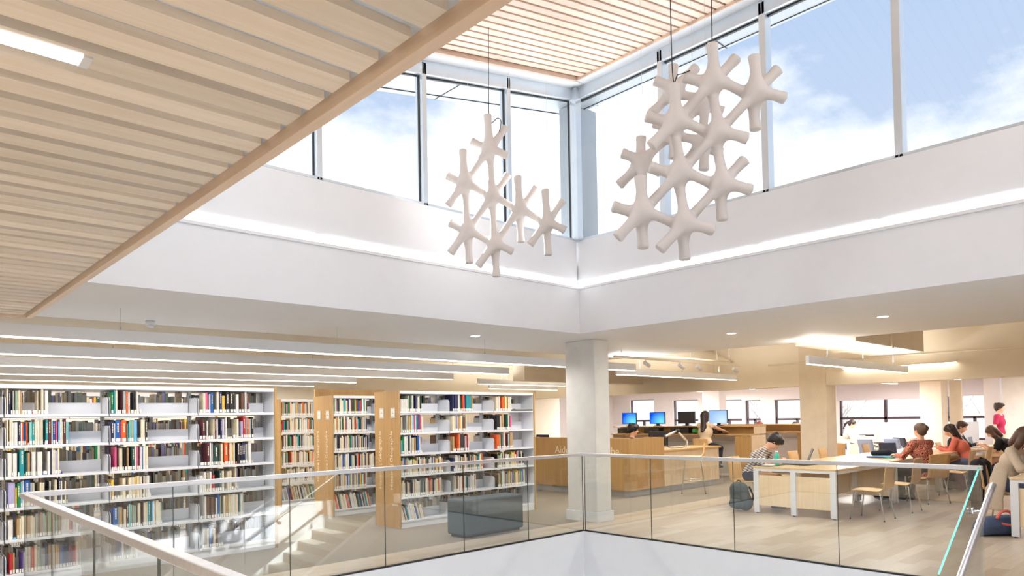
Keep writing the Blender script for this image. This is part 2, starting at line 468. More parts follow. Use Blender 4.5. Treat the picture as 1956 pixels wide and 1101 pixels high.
# ------------------------------------------------------------------ light-well walls above
SOF = 2.73
def band(name, z0, z1, back):
    struct(name, MB().box(VX+.2, 0, back, .3, z0, z1).box(back, .3, -10, .3, z0, z1), WHITE)
band('wall_back', SOF, 3.37, 0.0)
band('wall_back', 3.47, 4.03, .03)
sbox('trim_4', WHITE, VX+.2, .25, -.015, .015, 3.345, 3.37)           # little lips under the cove
sbox('trim_5', WHITE, -.015, .015, -10, -.015, 3.345, 3.37)
sbox('wall_back', WHITE, VX+.2, .3, .12, .3, 3.37, 3.47)
sbox('wall_right', WHITE, .12, .3, -10, .12, 3.37, 3.47)
# suspended soffit around the well (stops short of the open ceiling)
struct('ceiling', MB().box(-13, 3.9, .3, 2.3, SOF, SOF+.16).box(.3, 3.9, -10, .3, SOF, SOF+.16), WHITE)
# cove lamps, one lit length after another
def cove(n, f, label):
    for i in range(n):
        o = f(i); props(o, label % (['first', 'second', 'third', 'fourth', 'fifth', 'sixth', 'seventh'][i]), 'light', 'lamps in the wall cove')
def cl_left(i):
    x1 = -.06-i*1.3
    t = thing('cove_lamp', '', '', (x1-.64, .05, 3.376))
    bx('diffuser', EMITC, x1-1.235, x1-.0, .02, .075, 3.385, 3.468, t)
    bx('lamp_tray', CREAM, x1-1.285, x1+.01, .015, .08, 3.3702, 3.384, t)
    return t
def cl_right(i):
    y1 = -.06-i*1.3
    t = thing('cove_lamp', '', '', (.05, y1-.64, 3.376))
    bx('diffuser', EMITC, .02, .075, y1-1.235, y1, 3.385, 3.468, t)
    bx('lamp_tray', CREAM, .015, .08, y1-1.285, y1+.01, 3.3702, 3.384, t)
    return t
cove(4, cl_left, 'lit lamp length in the back wall cove, %s from the corner')
cove(6, cl_right, 'lit lamp length in the right wall cove, %s from the corner')

# ------------------------------------------------------------------ clerestory windows
RS = .185                                   # roof slope along x
def zr(x): return 6.19+RS*x                 # underside of the roof edge
SILL = 4.03
def mull(mb, cx, cy, z0, z1, w, d, ax):
    if ax == 'x': mb.box(cx-w/2, cx+w/2, cy, cy+d, z0, z1)
    else: mb.box(cx, cx+d, cy-w/2, cy+w/2, z0, z1)
xs = [0, -1.245, -2.575, -3.9, -5.22, -6.2]
ys = [0, -1.39, -2.752, -4.11, -5.47, -6.83, -8.2, -9.6]
wn = 0
for i in range(5):
    wn += 1
    a, b = xs[i+1], xs[i]
    w = thing('window_%d' % wn, None, None, ((a+b)/2, .1, SILL)); w['kind'] = 'structure'
    m = MB()
    mull(m, a, .03, SILL, zr(a)-.02, .062, .14, 'x')
    m.box(a, b, .03, .15, SILL, SILL+.03)
    m.hexa([(a, .03, zr(a)-.16), (b, .03, zr(b)-.16), (b, .15, zr(b)-.16), (a, .15, zr(a)-.16), (a, .03, zr(a)), (b, .03, zr(b)), (b, .15, zr(b)), (a, .15, zr(a))])
    m.build('window_frame', FRAME, w, .004)
    g = MB().hexa([(a+.03, .085, zr(a)-.178), (b-.03, .085, zr(b)-.178), (b-.03, .115, zr(b)-.178), (a+.03, .115, zr(a)-.178), (a+.03, .085, zr(a)-.16), (b-.03, .085, zr(b)-.16), (b-.03, .115, zr(b)-.16), (a+.03, .115, zr(a)-.16)])
    g.box(b-.04, b-.03, .085, .115, SILL+.03, zr(b)-.17)
    g.build('gasket', BLACK, w)
    MB().add([(a+.03, .1, SILL+.03), (b-.03, .1, SILL+.03), (b-.03, .1, zr(b)-.16), (a+.03, .1, zr(a)-.16)], [(0, 1, 2, 3)]).build('pane', WGLASS, w)
for i in range(7):
    wn += 1
    a, b = ys[i+1], ys[i]; z1 = zr(0)
    w = thing('window_%d' % wn, None, None, (.1, (a+b)/2, SILL)); w['kind'] = 'structure'
    m = MB()
    mull(m, .03, a, SILL, z1-.02, .075, .14, 'y')
    m.box(.03, .15, a, b, SILL, SILL+.03)
    m.box(.03, .15, a, b, z1-.16, z1)
    m.build('window_frame', FRAME, w, .004)
    MB().box(.085, .115, a+.03, b-.03, z1-.18, z1-.16).build('gasket', BLACK, w)
    MB().add([(.1, a+.03, SILL+.03), (.1, b-.03, SILL+.03), (.1, b-.03, z1-.16), (.1, a+.03, z1-.16)], [(0, 1, 2, 3)]).build('pane', WGLASS, w)
sbox('trim_6', FRAME, -.045, .06, -.045, .06, SILL, zr(0)-.02)                   # corner post of the glazing
# white band between glazing head and timber ceiling
struct('trim_7', MB().hexa([(-6.2, -.16, zr(-6.2)), (0, -.16, zr(0)), (0, .15, zr(0)), (-6.2, .15, zr(-6.2)), (-6.2, -.16, zr(-6.2)+.1), (0, -.16, zr(0)+.1), (0, .15, zr(0)+.1), (-6.2, .15, zr(-6.2)+.1)]), WHITE)
sbox('trim_8', WHITE, -.16, .15, -10, -.16, zr(0)-.0, zr(0)+.1)
# outside: eaves soffit panels, fascia, corner pier
ev = MB()
ex = .70
ev.hexa([(-6.6, .16, zr(-6.6)-.13), (ex, .16, zr(ex)-.13), (ex, .72, zr(ex)-.13), (-6.6, .72, zr(-6.6)-.13), (-6.6, .16, zr(-6.6)), (ex, .16, zr(ex)), (ex, .72, zr(ex)), (-6.6, .72, zr(-6.6))])
ev.box(.16, .42, -10, .155, zr(0)-.14, zr(0))
struct('exterior_eaves', ev, GREYPANEL)
jn = MB()
for xx in (-1.9, -3.25, -4.5): jn.hexa([(xx-.01, .16, zr(xx)-.138), (xx, .16, zr(xx)-.138), (xx, .72, zr(xx)-.138), (xx-.01, .72, zr(xx)-.138), (xx-.01, .16, zr(xx)-.12), (xx, .16, zr(xx)-.12), (xx, .72, zr(xx)-.12), (xx-.01, .72, zr(xx)-.12)])
for yy in (-2.1, -3.5, -4.9): jn.box(.16, .42, yy-.01, yy, zr(0)-.148, zr(0)-.13)
jn.hexa([(-6.6, .60, zr(-6.6)-.14), (ex, .60, zr(ex)-.14), (ex, .61, zr(ex)-.14), (-6.6, .61, zr(-6.6)-.14), (-6.6, .60, zr(-6.6)-.12), (ex, .60, zr(ex)-.12), (ex, .61, zr(ex)-.12), (-6.6, .61, zr(-6.6)-.12)])
jn.box(.36, .368, -10, .155, zr(0)-.148, zr(0)-.13)
struct('exterior_eaves_joint', jn, BLACK)
pier = MB().box(.165, .64, .165, .46, 3.9, zr(.165)-.14)
struct('exterior_corner_pier', pier, GREYPANEL)
# roofs
ROOF = mat('roof membrane', srgb(190, 190, 190), .8)
rf = MB().hexa([(-6.9, -10.5, zr(-6.9)+.1), (.5, -10.5, zr(.5)+.1), (.5, .75, zr(.5)+.1), (-6.9, .75, zr(-6.9)+.1), (-6.9, -10.5, zr(-6.9)+.4), (.5, -10.5, zr(.5)+.4), (.5, .75, zr(.5)+.4), (-6.9, .75, zr(-6.9)+.4)])
struct('roof', rf, ROOF)
struct('roof', MB().box(-13, 20, .3, 14.6, 3.6, 3.9).box(.3, 20, -10, .3, 3.6, 3.9).box(-13, -6.2, -12, .3, 3.6, 3.9), ROOF)
# far sides of the well (behind and beside the viewer)
sbox('wall_left', WHITE, -6.32, -6.2, -10, 0.3, 2.72, 3.95)
sbox('wall_front', WHITE, -6.32, .3, -10.1, -10, -3.5, 4.0)
struct('trim_9', MB().box(-6.3, -6.2, -9.9, .1, 4.85, 5.0), FRAME)

# ------------------------------------------------------------------ timber ceilings
# high sloping ceiling over the well
sl = MB(); gp = MB()
def slope_box(m, x0, x1, y0, y1, d0, d1):
    m.hexa([(x0, y0, zr(x0)+d0), (x1, y0, zr(x1)+d0), (x1, y1, zr(x1)+d0), (x0, y1, zr(x0)+d0), (x0, y0, zr(x0)+d1), (x1, y0, zr(x1)+d1), (x1, y1, zr(x1)+d1), (x0, y1, zr(x0)+d1)])
k = 0
y = -.27
while y > -9.9:
    slope_box(sl, -6.2, -.19, y-.09, y, .03, .055); y -= .122
slope_box(gp, -6.2, -.165, -10, -.165, .056, .098)
struct('ceiling', sl, SLAT2)
struct('ceiling', gp, SLATGAP)
slope_box(sl2 := MB(), -.19, -.165, -10, -.165, .0, .056); slope_box(sl2, -6.2, -.165, -.2, -.165, .0, .056)
struct('trim_10', sl2, SLAT2)
# low timber ceiling over the viewer
LZ = 2.55
lo = MB(); y = .93
while y > -12:
    lo.box(-13, -6.272, y-.100, y, LZ, LZ+.026); y -= .1525
struct('ceiling', lo, SLAT)
sbox('ceiling', PANELW, -13, -6.24, -12, .98, LZ+.0265, LZ+.12)
struct('trim_11', MB().box(-6.245, -6.205, -12, 1.0, LZ-.02, LZ+.2).box(-13, -6.245, .975, 1.0, LZ-.02, LZ+.2), TRIMW)
t = thing('ceiling_strip_light', 'glowing white strip lamp set between the low timber ceiling slats', 'light', (-7.4, -4.3, LZ+.02))
bx('diffuser', EMITC, -8.2, -6.872, -4.327, -4.262, LZ-.004, LZ+.026, t)
bx('end_cap', STEEL_W, -6.872, -6.85, -4.329, -4.26, LZ-.006, LZ+.026, t)

# ------------------------------------------------------------------ columns, beams, room walls
col1 = MB().box(.66, 1.0, .31, .89, .15, SOF)
struct('column_1', col1, CONC, bevel=.012)
struct('column_9', MB().box(-5.2, -4.55, -7.05, -6.42, 0, LZ), CONC)
struct('column_2', MB().box(.635, 1.025, .285, .915, 0, .15), WHITE, bevel=.004)
struct('column_3', MB().box(8.485, 9.0, .19, .80, 0, 3.19), CONCB, bevel=.012)
struct('column_4', MB().box(16.0, 16.6, -.02, .56, 0, 3.2).box(16.7, 16.85, -.35, -.03, 0, 3.2), CONCB, bevel=.012)
sbox('column_5', CONC, 16.8, 17.3, -2.05, -1.35, 0, 3.2)
sbox('beam', CREAM, 8.5, 9.0, -10, 10, 2.19, 3.2)
sbox('beam', CREAM, 3.95, 8.5, 5.2, 5.6, 2.45, 3.2)
sbox('beam', CREAM, -13, 8.5, 3.0, 3.3, 2.62, 3.2)
sbox('ceiling', CREAM, -13, 9.0, .3, 14.5, 3.2, 3.3)
sbox('ceiling', CREAM, 3.9, 9.0, -10, .3, 3.2, 3.3)
sbox('ceiling', WHITE2, 9.0, 20, -10, 14.5, 2.62, 2.8)
sbox('wall_left', WHITE2, -13.2, -13, -12, 14.5, -3.5, 3.6)
sbox('wall_front', WHITE2, -13, -6.3, -12.2, -12, -3.5, 3.6)
sbox('wall_front', WHITE2, .3, 20, -10.2, -10, -.3, 3.6)
sbox('wall_back', CREAM, -13, 9.6, 9.4, 9.6, 0, 3.3)
sbox('wall_back', WHITE2, 9.6, 20, 14.3, 14.5, 0, 3.3)
# far window wall at x = 18.5
WX = 18.5
holes = [  # y0, y1, z0, z1
    (11.98, 13.32, .75, 2.30), (9.75, 11.0, .75, 2.22), (7.75, 9.05, .75, 2.16), (6.95, 7.6, .75, 2.12), (4.75, 6.38, .75, 2.10),
    (0.9, 3.95, .72, 2.02), (-.95, .55, .62, 2.12), (-1.55, -1.08, .35, 2.5), (-4.2, -2.08, .35, 2.5), (-7.6, -5.2, .35, 2.5)]
def wall_with_holes(name, X, th, y0, y1, z0, z1, hs, m):
    mb = MB(); yc = y0
    for a, b, c, d in sorted(hs):
        mb.box(X, X+th, yc, a, z0, z1); mb.box(X, X+th, a, b, z0, c); mb.box(X, X+th, a, b, d, z1); yc = b
    mb.box(X, X+th, yc, y1, z0, z1)
    return struct(name, mb, m)
wall_with_holes('wall_right', WX, .3, -10, 14.5, 0, 3.3, holes, WHITE2)
WFR = mat('plum brown window frame', srgb(78, 60, 66), .4, var=.05)
for a, b, c, d in holes:
    wn += 1
    w = thing('window_%d' % wn, None, None, (WX+.15, (a+b)/2, c)); w['kind'] = 'structure'
    m = MB(); t_ = .055
    X0, X1 = WX+.1, WX+.2
    m.box(X0, X1, a, a+t_, c, d); m.box(X0, X1, b-t_, b, c, d); m.box(X0, X1, a, b, c, c+t_); m.box(X0, X1, a, b, d-.03, d)
    tz = 1.36 if d < 2.4 else 2.0
    if b-a > .5 or d < 2.2: m.box(X0, X1, a, b, tz-.05, tz+.03)
    if d < 2.4: m.box(X0, X1, (a+b)/2-.06, (a+b)/2+.02, c, tz) if b-a < 2 else m.box(X0, X1, (a+b)/2-.05, (a+b)/2+.04, c, d)
    else: m.box(X0, X1, a, b, 1.02, 1.07)
    m.build('window_frame', WFR, w)
    MB().add([(WX+.15, a, c), (WX+.15, b, c), (WX+.15, b, d), (WX+.15, a, d)], [(0, 1, 2, 3)]).build('pane', WGLASS, w)
bl = thing('roller_blind', 'pale grey roller blind across the top of the wide far window', 'blind', (WX-.04, 2.4, 2.0))
bx('blind_cloth', mat('blind cloth', srgb(222, 216, 220), .8, var=.01), WX-.03, WX-.015, .85, 4.0, 2.0, 2.55, bl)
bx('head_box', STEEL_W, WX-.1, WX-.01, .8, 4.05, 2.55, 2.62, bl)
bx('bottom_bar', STEEL_G, WX-.035, WX-.01, .85, 4.0, 1.985, 2.0, bl)
bl = thing('roller_blind', 'pale roller blind over the narrow far window beside the pier', 'blind', (WX-.04, -.2, 2.1))
bx('blind_cloth', bpy.data.materials['blind cloth'], WX-.03, WX-.015, -.9, .5, 2.05, 2.55, bl)
bx('bottom_bar', STEEL_G, WX-.035, WX-.01, -.9, .5, 2.03, 2.05, bl)
# piers between far windows
sbox('column_6', WHITE2, 14.0, 14.45, 6.1, 6.75, 0, 2.62)
sbox('column_7', WHITE2, 18.2, 18.5, -2.0, -1.62, 0, 2.62)
sbox('column_8', WHITE2, 18.1, 18.5, -1.02, -.6, 0, 2.62)
# outside ground
SNOW = mat('pale winter ground', srgb(225, 228, 232), .9, var=.05, scale=.3)
sbox('exterior_ground', SNOW, -60, 90, -80, 120, -4.2, -3.8)
# ------------------------------------------------------------------ glass guards
def guard(name, label, p0, p1, joints, rail=True, posts=()):
    """p0->p1 in plan along x or y; joints are positions along it"""
    ax = 0 if abs(p1[0]-p0[0]) > abs(p1[1]-p0[1]) else 1
    c = p0[1-ax]
    t = thing(name, label, 'guardrail', ((p0[0]+p1[0])/2, (p0[1]+p1[1])/2, 0))
    a0, a1 = sorted((p0[ax], p1[ax])); j = [a0]+sorted(joints)+[a1]
    def B(u0, u1, v0, v1, z0, z1): return (u0, u1, v0, v1, z0, z1) if ax == 0 else (v0, v1, u0, u1, z0, z1)
    for k in range(len(j)-1):
        g = 0.006
        o = MB().box(*B(j[k]+g, j[k+1]-g, c-.006, c+.006, .012, 1.045)).build('glass_panel', GLASS, t)
        MB().box(*B(j[k+1]-g, j[k+1]-g+.003, c-.006, c+.006, .012, 1.03)).build('panel_edge', EDGE, o)
    MB().box(*B(a0, a1, c-.02, c+.02, 0, .012)).build('base_channel', BLACK, t)
    if rail: MB().box(*B(a0-.0, a1+.0, c-.03, c+.02, 1.03, 1.072)).build('handrail', ALU, t, .004)
    return t
EDGE = mat('dark glass edge', srgb(52, 66, 62), .2, var=.05)
guard('glass_guardrail', 'glass guardrail with steel handrail in front of the bookcases', (VX, .0), (0, .0), [-1.06, -2.115, -3.197, -4.271, -5.33])
guard('glass_guardrail', 'glass guardrail with steel handrail in front of the study tables', (0.0, -4.72), (0.0, -.03), [-1.134, -2.279, -3.446])
guard('glass_guardrail', 'glass guardrail with wide steel handrail running away from the viewer at the left', (VX, -9), (VX, -.03), [-1.073, -2.19, -3.297, -4.4, -5.5, -6.6])

# ------------------------------------------------------------------ staircase down into the well, far side wall, sloping glass and handrail
st = thing('staircase', 'white walled staircase with grey treads going down into the open well', 'stairs', (-1.7, -5.6, -3.5))
TREAD = mat('grey stone tread', srgb(196, 192, 182), .45, var=.05, scale=14)
rise, run = .178, .29
for i in range(19):
    x1 = -i*run; z1 = -i*rise
    if z1 - rise < -3.5: break
    bx('tread', TREAD, x1-run-.02, x1, -6.25, -4.86, z1-rise-.04, z1-rise, st)
    bx('riser', mat('riser', srgb(150, 140, 124), .6, var=.05) if i == 0 else bpy.data.materials['riser'], x1-.02, x1, -6.25, -4.86, z1-rise, z1-(.04 if i else .0), st)
s = rise/run
def slanted(y0, y1, lo, hi, x0=-.012, x1=-5.2):
    return MB().hexa([(x1, y0, s*x1+lo), (x0, y0, s*x0+lo), (x0, y1, s*x0+lo), (x1, y1, s*x1+lo), (x1, y0, s*x1+hi), (x0, y0, s*x0+hi), (x0, y1, s*x0+hi), (x1, y1, s*x1+hi)])
slanted(-6.268, -6.25, -.40, .03).build('stringer', WHITE, st)
slanted(-4.86, -4.74, -.40, .02).build('stringer', WHITE, st)
def stair_rail(y, side):
    pts = [(.18, y, .93), (-.1, y, .93), (-.45, y, .9)]+[(-x, y, .9-.64*(x-.45)) for x in (1.2, 2.2, 3.4, 4.6)]
    return pts
gs = thing('stair_guard', 'sloping clear glass stair guard with green edges and round steel handrail', 'guardrail', (-1.6, -4.8, -1))
# sloping panes
for x0, x1 in ((-.47, -1.62), (-1.64, -2.8), (-2.82, -4.0), (-4.02, -5.1)):
    zt = lambda x: 1.085+.61*(x+.47)
    zb = lambda x: zt(x)-1.12
    o = MB().hexa([(x1, -4.816, zb(x1)), (x0, -4.816, zb(x0)), (x0, -4.80, zb(x0)), (x1, -4.80, zb(x1)), (x1, -4.816, zt(x1)), (x0, -4.816, zt(x0)), (x0, -4.80, zt(x0)), (x1, -4.80, zt(x1))]).build('glass_panel', GLASS, gs)
    MB().hexa([(x1, -4.815, zt(x1)), (x0, -4.815, zt(x0)), (x0, -4.801, zt(x0)), (x1, -4.801, zt(x1)), (x1, -4.815, zt(x1)+.004), (x0, -4.815, zt(x0)+.004), (x0, -4.801, zt(x0)+.004), (x1, -4.801, zt(x1)+.004)]).build('polished_edge', GLASSE, o)
hp = [(-.50, -4.91, .95), (-.62, -4.91, .885)]+[(-x, -4.91, .885-.60*(x-.62)) for x in (1.2, 2.0, 3.0, 4.2, 5.0)]
MB().tube(hp, .024, 14).build('handrail', ALU, gs)
for x in (-.75, -2.2, -3.6):
    z = .885-.6*(-x-.62)
    MB().tube([(x, -4.815, z-.05), (x, -4.88, z-.05), (x, -4.91, z-.02)], .009, 8).tube([(x, -4.828, z-.05), (x, -4.816, z-.05)], .03, 14).tube([(x, -4.80, z-.05), (x, -4.788, z-.05)], .03, 14).build('rail_bracket', CHROME, gs)
g2 = thing('stair_guard', 'far side stair handrail fixed to the white stair wall', 'guardrail', (-1.6, -6.2, -1))
hp = [(-.05, -6.18, .93), (-.5, -6.18, .9)]+[(-x, -6.18, .9-.61*(x-.5)) for x in (1.2, 2.0, 3.0, 4.2, 5.0)]
MB().tube(hp, .024, 12).build('handrail', ALU, g2)
for x in (-.6, -2.2, -3.6):
    z = .9-.61*(-x-.5)
    MB().tube([(x, -6.26, z-.86), (x, -6.26, z-.06), (x, -6.19, z-.06), (x, -6.18, z-.02)], .009, 8).build('rail_bracket', CHROME, g2)

# ------------------------------------------------------------------ bookcases
SHZ = [.11, .45, .765, 1.075, 1.385, 1.695]           # shelf tops
def bookcase(name, label, x0, nb, y0, bw=.906, dep=.62, endpanel='both'):
    t = thing(name, label, 'bookcase', (x0+nb*bw/2, y0+dep/2, 0))
    x1 = x0+nb*bw; ym = y0+dep/2
    bx('top', STEEL_W, x0-.0, x1, y0-.004, y0+dep+.004, 1.955, 2.0, t, .003)
    bx('plinth', STEEL_W, x0, x1, y0+.01, y0+dep-.01, 0, .085, t)
    for k in range(nb+1):
        x = x0+k*bw; xx = min(max(x, x0+.016), x1-.016)
        u = bx('upright', STEEL_G, xx-.016, xx+.016, ym-.03, ym+.03, .085, 1.955, t)
        sm = MB()
        for i in range(60): sm.box(xx-.005, xx+.001, ym-.0305, ym-.0295, .12+i*.03, .134+i*.03)
        sm.build('slot_row', BLACK, u)
        if k == nb: bx('end_sheet', STEEL_W, x1-.004, x1, y0, y0+dep, .085, 1.955, t)
    for k in range(nb):
        a, b = x0+k*bw+.006, x0+(k+1)*bw-.006
        for z in SHZ:
            s_ = MB().box(a, b, y0, ym-.035, z-.028, z).box(a, b, ym+.035, y0+dep, z-.028, z).build('shelf', STEEL_W, t, .002)
            bx('back_stop', STEEL_W, a+.02, b-.02, ym-.045, ym-.04, z, z+.125, s_)
            def plate(x): 
                pl = [(y0+.012, z), (ym-.03, z), (ym-.03, z+.18), (y0+.055, z+.18), (y0+.035, z+.174), (y0+.02, z+.16), (y0+.012, z+.14)]
                return MB().prism(pl, x, x+.004, 'x').build('end_bracket', STEEL_W, s_)
            plate(a+.003); plate(b-.007)
    if endpanel in ('left', 'both'): bx('end_panel', BIRCH, x0-.03, x0-.002, y0-.01, y0+dep+.01, 0, 2.0, t)
    if endpanel in ('right', 'both'): bx('end_panel', BIRCH, x1+.002, x1+.03, y0-.01, y0+dep+.01, 0, 2.0, t)
    return t
R1X, R1Y = -7.195, 2.03
BWD = .921
bc1 = bookcase('bookcase', 'long white steel bookcase at the left, running out of the picture', R1X, 4, R1Y, BWD, endpanel='right')
R2X = -1.60
bc2 = bookcase('bookcase', 'white steel three bay bookcase with birch end panel behind the slate pouf', R2X, 3, R1Y+.05, endpanel='both')
bc3 = bookcase('bookcase', 'bookcase seen between the aisles, second row back, with birch end panel', R2X, 3, 4.03, endpanel='both')
bc4 = bookcase('bookcase', 'farthest bookcase row glimpsed just right of the long left bookcase', R2X, 3, 6.0, endpanel='both')
bx('top_panel', BIRCH, R2X-.03, R2X+1.35, 4.6, 4.64, 2.0, 2.13, bc3)
bc5 = bookcase('bookcase', 'bookcase standing behind the long left one, glimpsed through its gaps', R1X, 4, 4.03, BWD, endpanel='right')
# signs and lettering on the birch end panels
SIGNP = mat('sign plate', srgb(206, 200, 192), .5, var=.02)
INK = mat('grey print', srgb(120, 115, 110), .6)
LETT = mat('pale lettering', srgb(232, 220, 196), .6, var=.01)
def panel_signs(bc, x, y0, which):
    for i, (yy, body) in enumerate(((y0+.13, 'Histoire | Géographie'), (y0+.43, 'Histoire | Géographie'))):
        sg = thing('sign_plate', 'small square classification plate on the %s birch bookcase end, %s column' % (which, 'nearer' if i == 0 else 'farther'), 'sign', (x-.004, yy, 1.64))
        bx('plate', SIGNP, x-.008, x-.001, yy-.06, yy+.06, 1.60, 1.755, sg, .002)
        bx('paper', PAPER, x-.0095, x-.008, yy-.04, yy+.04, 1.625, 1.735, sg)
        mb = MB()
        for q in range(2): mb.box(x-.0105, x-.0095, yy-.012-.008*q, yy+.012+.008*q, 1.69-.02*q, 1.698-.02*q)
        mb.build('print', INK, sg)
        text('lettering', body, .098, LETT, (x-.001, yy+.03, .55), ROT_END, bc, .0012)
# text reading upwards on a face that looks towards -x: text x-axis -> +z, text y-axis -> +y, normal -> -x
ROT_END = Matrix(((0, 0, -1), (0, 1, 0), (1, 0, 0))).to_euler()
panel_signs(bc2, R2X-.03, R1Y+.05, 'nearest')
panel_signs(bc3, R2X-.03, 4.03, 'second')

# ------------------------------------------------------------------ books
PAL = {'w': ('white', (232, 230, 226)), 'c': ('cream', (232, 222, 196)), 'd': ('ivory', (222, 212, 190)), 'g': ('grey', (168, 168, 166)), 'b': ('blue', (30, 96, 176)),
       'n': ('navy', (44, 48, 92)), 't': ('teal', (38, 150, 158)), 'k': ('black', (38, 36, 40)), 'r': ('red', (196, 44, 52)), 'o': ('orange', (232, 100, 44)),
       'y': ('yellow', (232, 190, 84)), 'p': ('purple', (92, 70, 150)), 'm': ('maroon', (96, 42, 56)), 'e': ('green', (24, 128, 74)), 'l': ('light blue', (120, 186, 220)),
       'i': ('pink', (222, 92, 146)), 's': ('tan', (190, 154, 110)), 'a': ('sage', (150, 168, 148)), 'u': ('lavender', (176, 172, 214)), 'v': ('dark green', (46, 84, 80)), 'h': ('brown', (106, 72, 54)), 'q': ('aqua', (130, 200, 200))}
BM = {k: mat('book cover '+v[0], srgb(*v[1]), .45, var=.10, scale=18, stretch=(6, .3, 1)) for k, v in PAL.items()}
ORD = ['first', 'second', 'third', 'fourth', 'fifth', 'sixth', 'seventh', 'eighth', 'ninth', 'tenth', '11th', '12th', '13th', '14th', '15th', '16th', '17th', '18th', '19th', '20th', '21st', '22nd', '23rd', '24th', '25th', '26th', '27th', '28th', '29th', '30th', '31st', '32nd', '33rd', '34th', '35th', '36th', '37th', '38th']
def book_mb(mb, x, w, y, d, z, h, cov, pg, lean=0.0):
    """boards, rounded spine and a page block; lean tips the book sideways"""
    t = min(.0032, w*.18)
    b = len(mb.v)
    mb.box(x, x+t, y+.006, y+d, z, z+h, cov); mb.box(x+w-t, x+w, y+.006, y+d, z, z+h, cov)
    mb.hexa([(x+w*.2, y, z), (x+w*.8, y, z), (x+w, y+.008, z), (x, y+.008, z), (x+w*.2, y, z+h), (x+w*.8, y, z+h), (x+w, y+.008, z+h), (x, y+.008, z+h)], cov)
    mb.box(x+t, x+w-t, y+.008, y+d-.005, z+.003, z+h-.004, pg)
    if lean:
        for i in range(b, len(mb.v)):
            p = mb.v[i]; mb.v[i] = (p[0]+(p[2]-z)*lean, p[1], p[2]-abs(p[0]-x)*abs(lean)*.0)
stuff = MB(); SKEY = {k: i for i, k in enumerate(PAL)}; PGI = len(PAL)
nbook = 0
BAYN = ['first full bay', 'second full bay', 'third full bay']
SHN = ['bottom shelf', 'fifth shelf down', 'fourth shelf down', 'third shelf down', 'second shelf down', 'top shelf']
BOOKCOUNT = {}
def put_row(x, y, zi, spec, bayname, case, single, hmax=.275, lab=True, ws=1.0):
    """spec: tokens like 'w18.92' = colour, thickness mm, height fraction; '_20' = gap; '/' = next books lean"""
    global nbook
    z = SHZ[zi]; lean = 0.0; n = 0; xmax = x+.868
    for tk in spec.split():
        if tk[0] == '_': x += int(tk[1:])/1000; continue
        if tk[0] == '/': lean = float(tk[1:] or .2); continue
        k = tk[0]; q = tk[1:].split('.'); w = int(q[0])/1000*ws; h = hmax*(int(q[1])/100 if len(q) > 1 else .8)
        d = min(.205, h*.72)+RNG.uniform(-.01, .01)
        if x+w > xmax: break
        yy = y+.016+RNG.uniform(0, .012)
        if single and nbook < 300:
            mb = MB(); book_mb(mb, x, w-.0008, yy, d, z, h, 0, 1, lean)
            o = mb.build('book', [BM[k], PAGES])
            size = 'tall' if h > .245 else 'short' if h < .2 else ''
            thick = 'thick' if w > .036 else 'thin' if w < .014 else ''
            adj = ' '.join(v for v in (size, thick, PAL[k][0]) if v)
            props(o, '%s book, %s from left, %s, %s, left bookcase' % (adj, ORD[n], SHN[zi], bayname), 'book', 'books on the long left bookcase')
            if lab and RNG.random() < .8 and not lean:
                lz = z+.006; lb = MB().box(x+w*.14, x+w*.86, yy-.0012, yy+.0005, lz, lz+.036); lb.build('call_label', PAPER, o)
            if k in 'kbntomevr' and w > .016 and not lean:
                tm = MB(); zz = z+h*.45
                c = x+w*.5
                while zz < z+h*.88:
                    l = RNG.uniform(.008, .03); tm.box(c-w*.14, c+w*.14, yy-.0010, yy+.0005, zz, zz+l); zz += l+.005
                tm.build('spine_title', LETT, o)
        else:
            book_mb(stuff, x, w-.0008, yy, d, z, h, SKEY[k], PGI, lean)
            if not lean: stuff.box(x+w*.14, x+w*.86, yy-.0012, yy+.0005, z+.006, z+.042, PGI+1)
        nbook += 1; x += w; n += 1
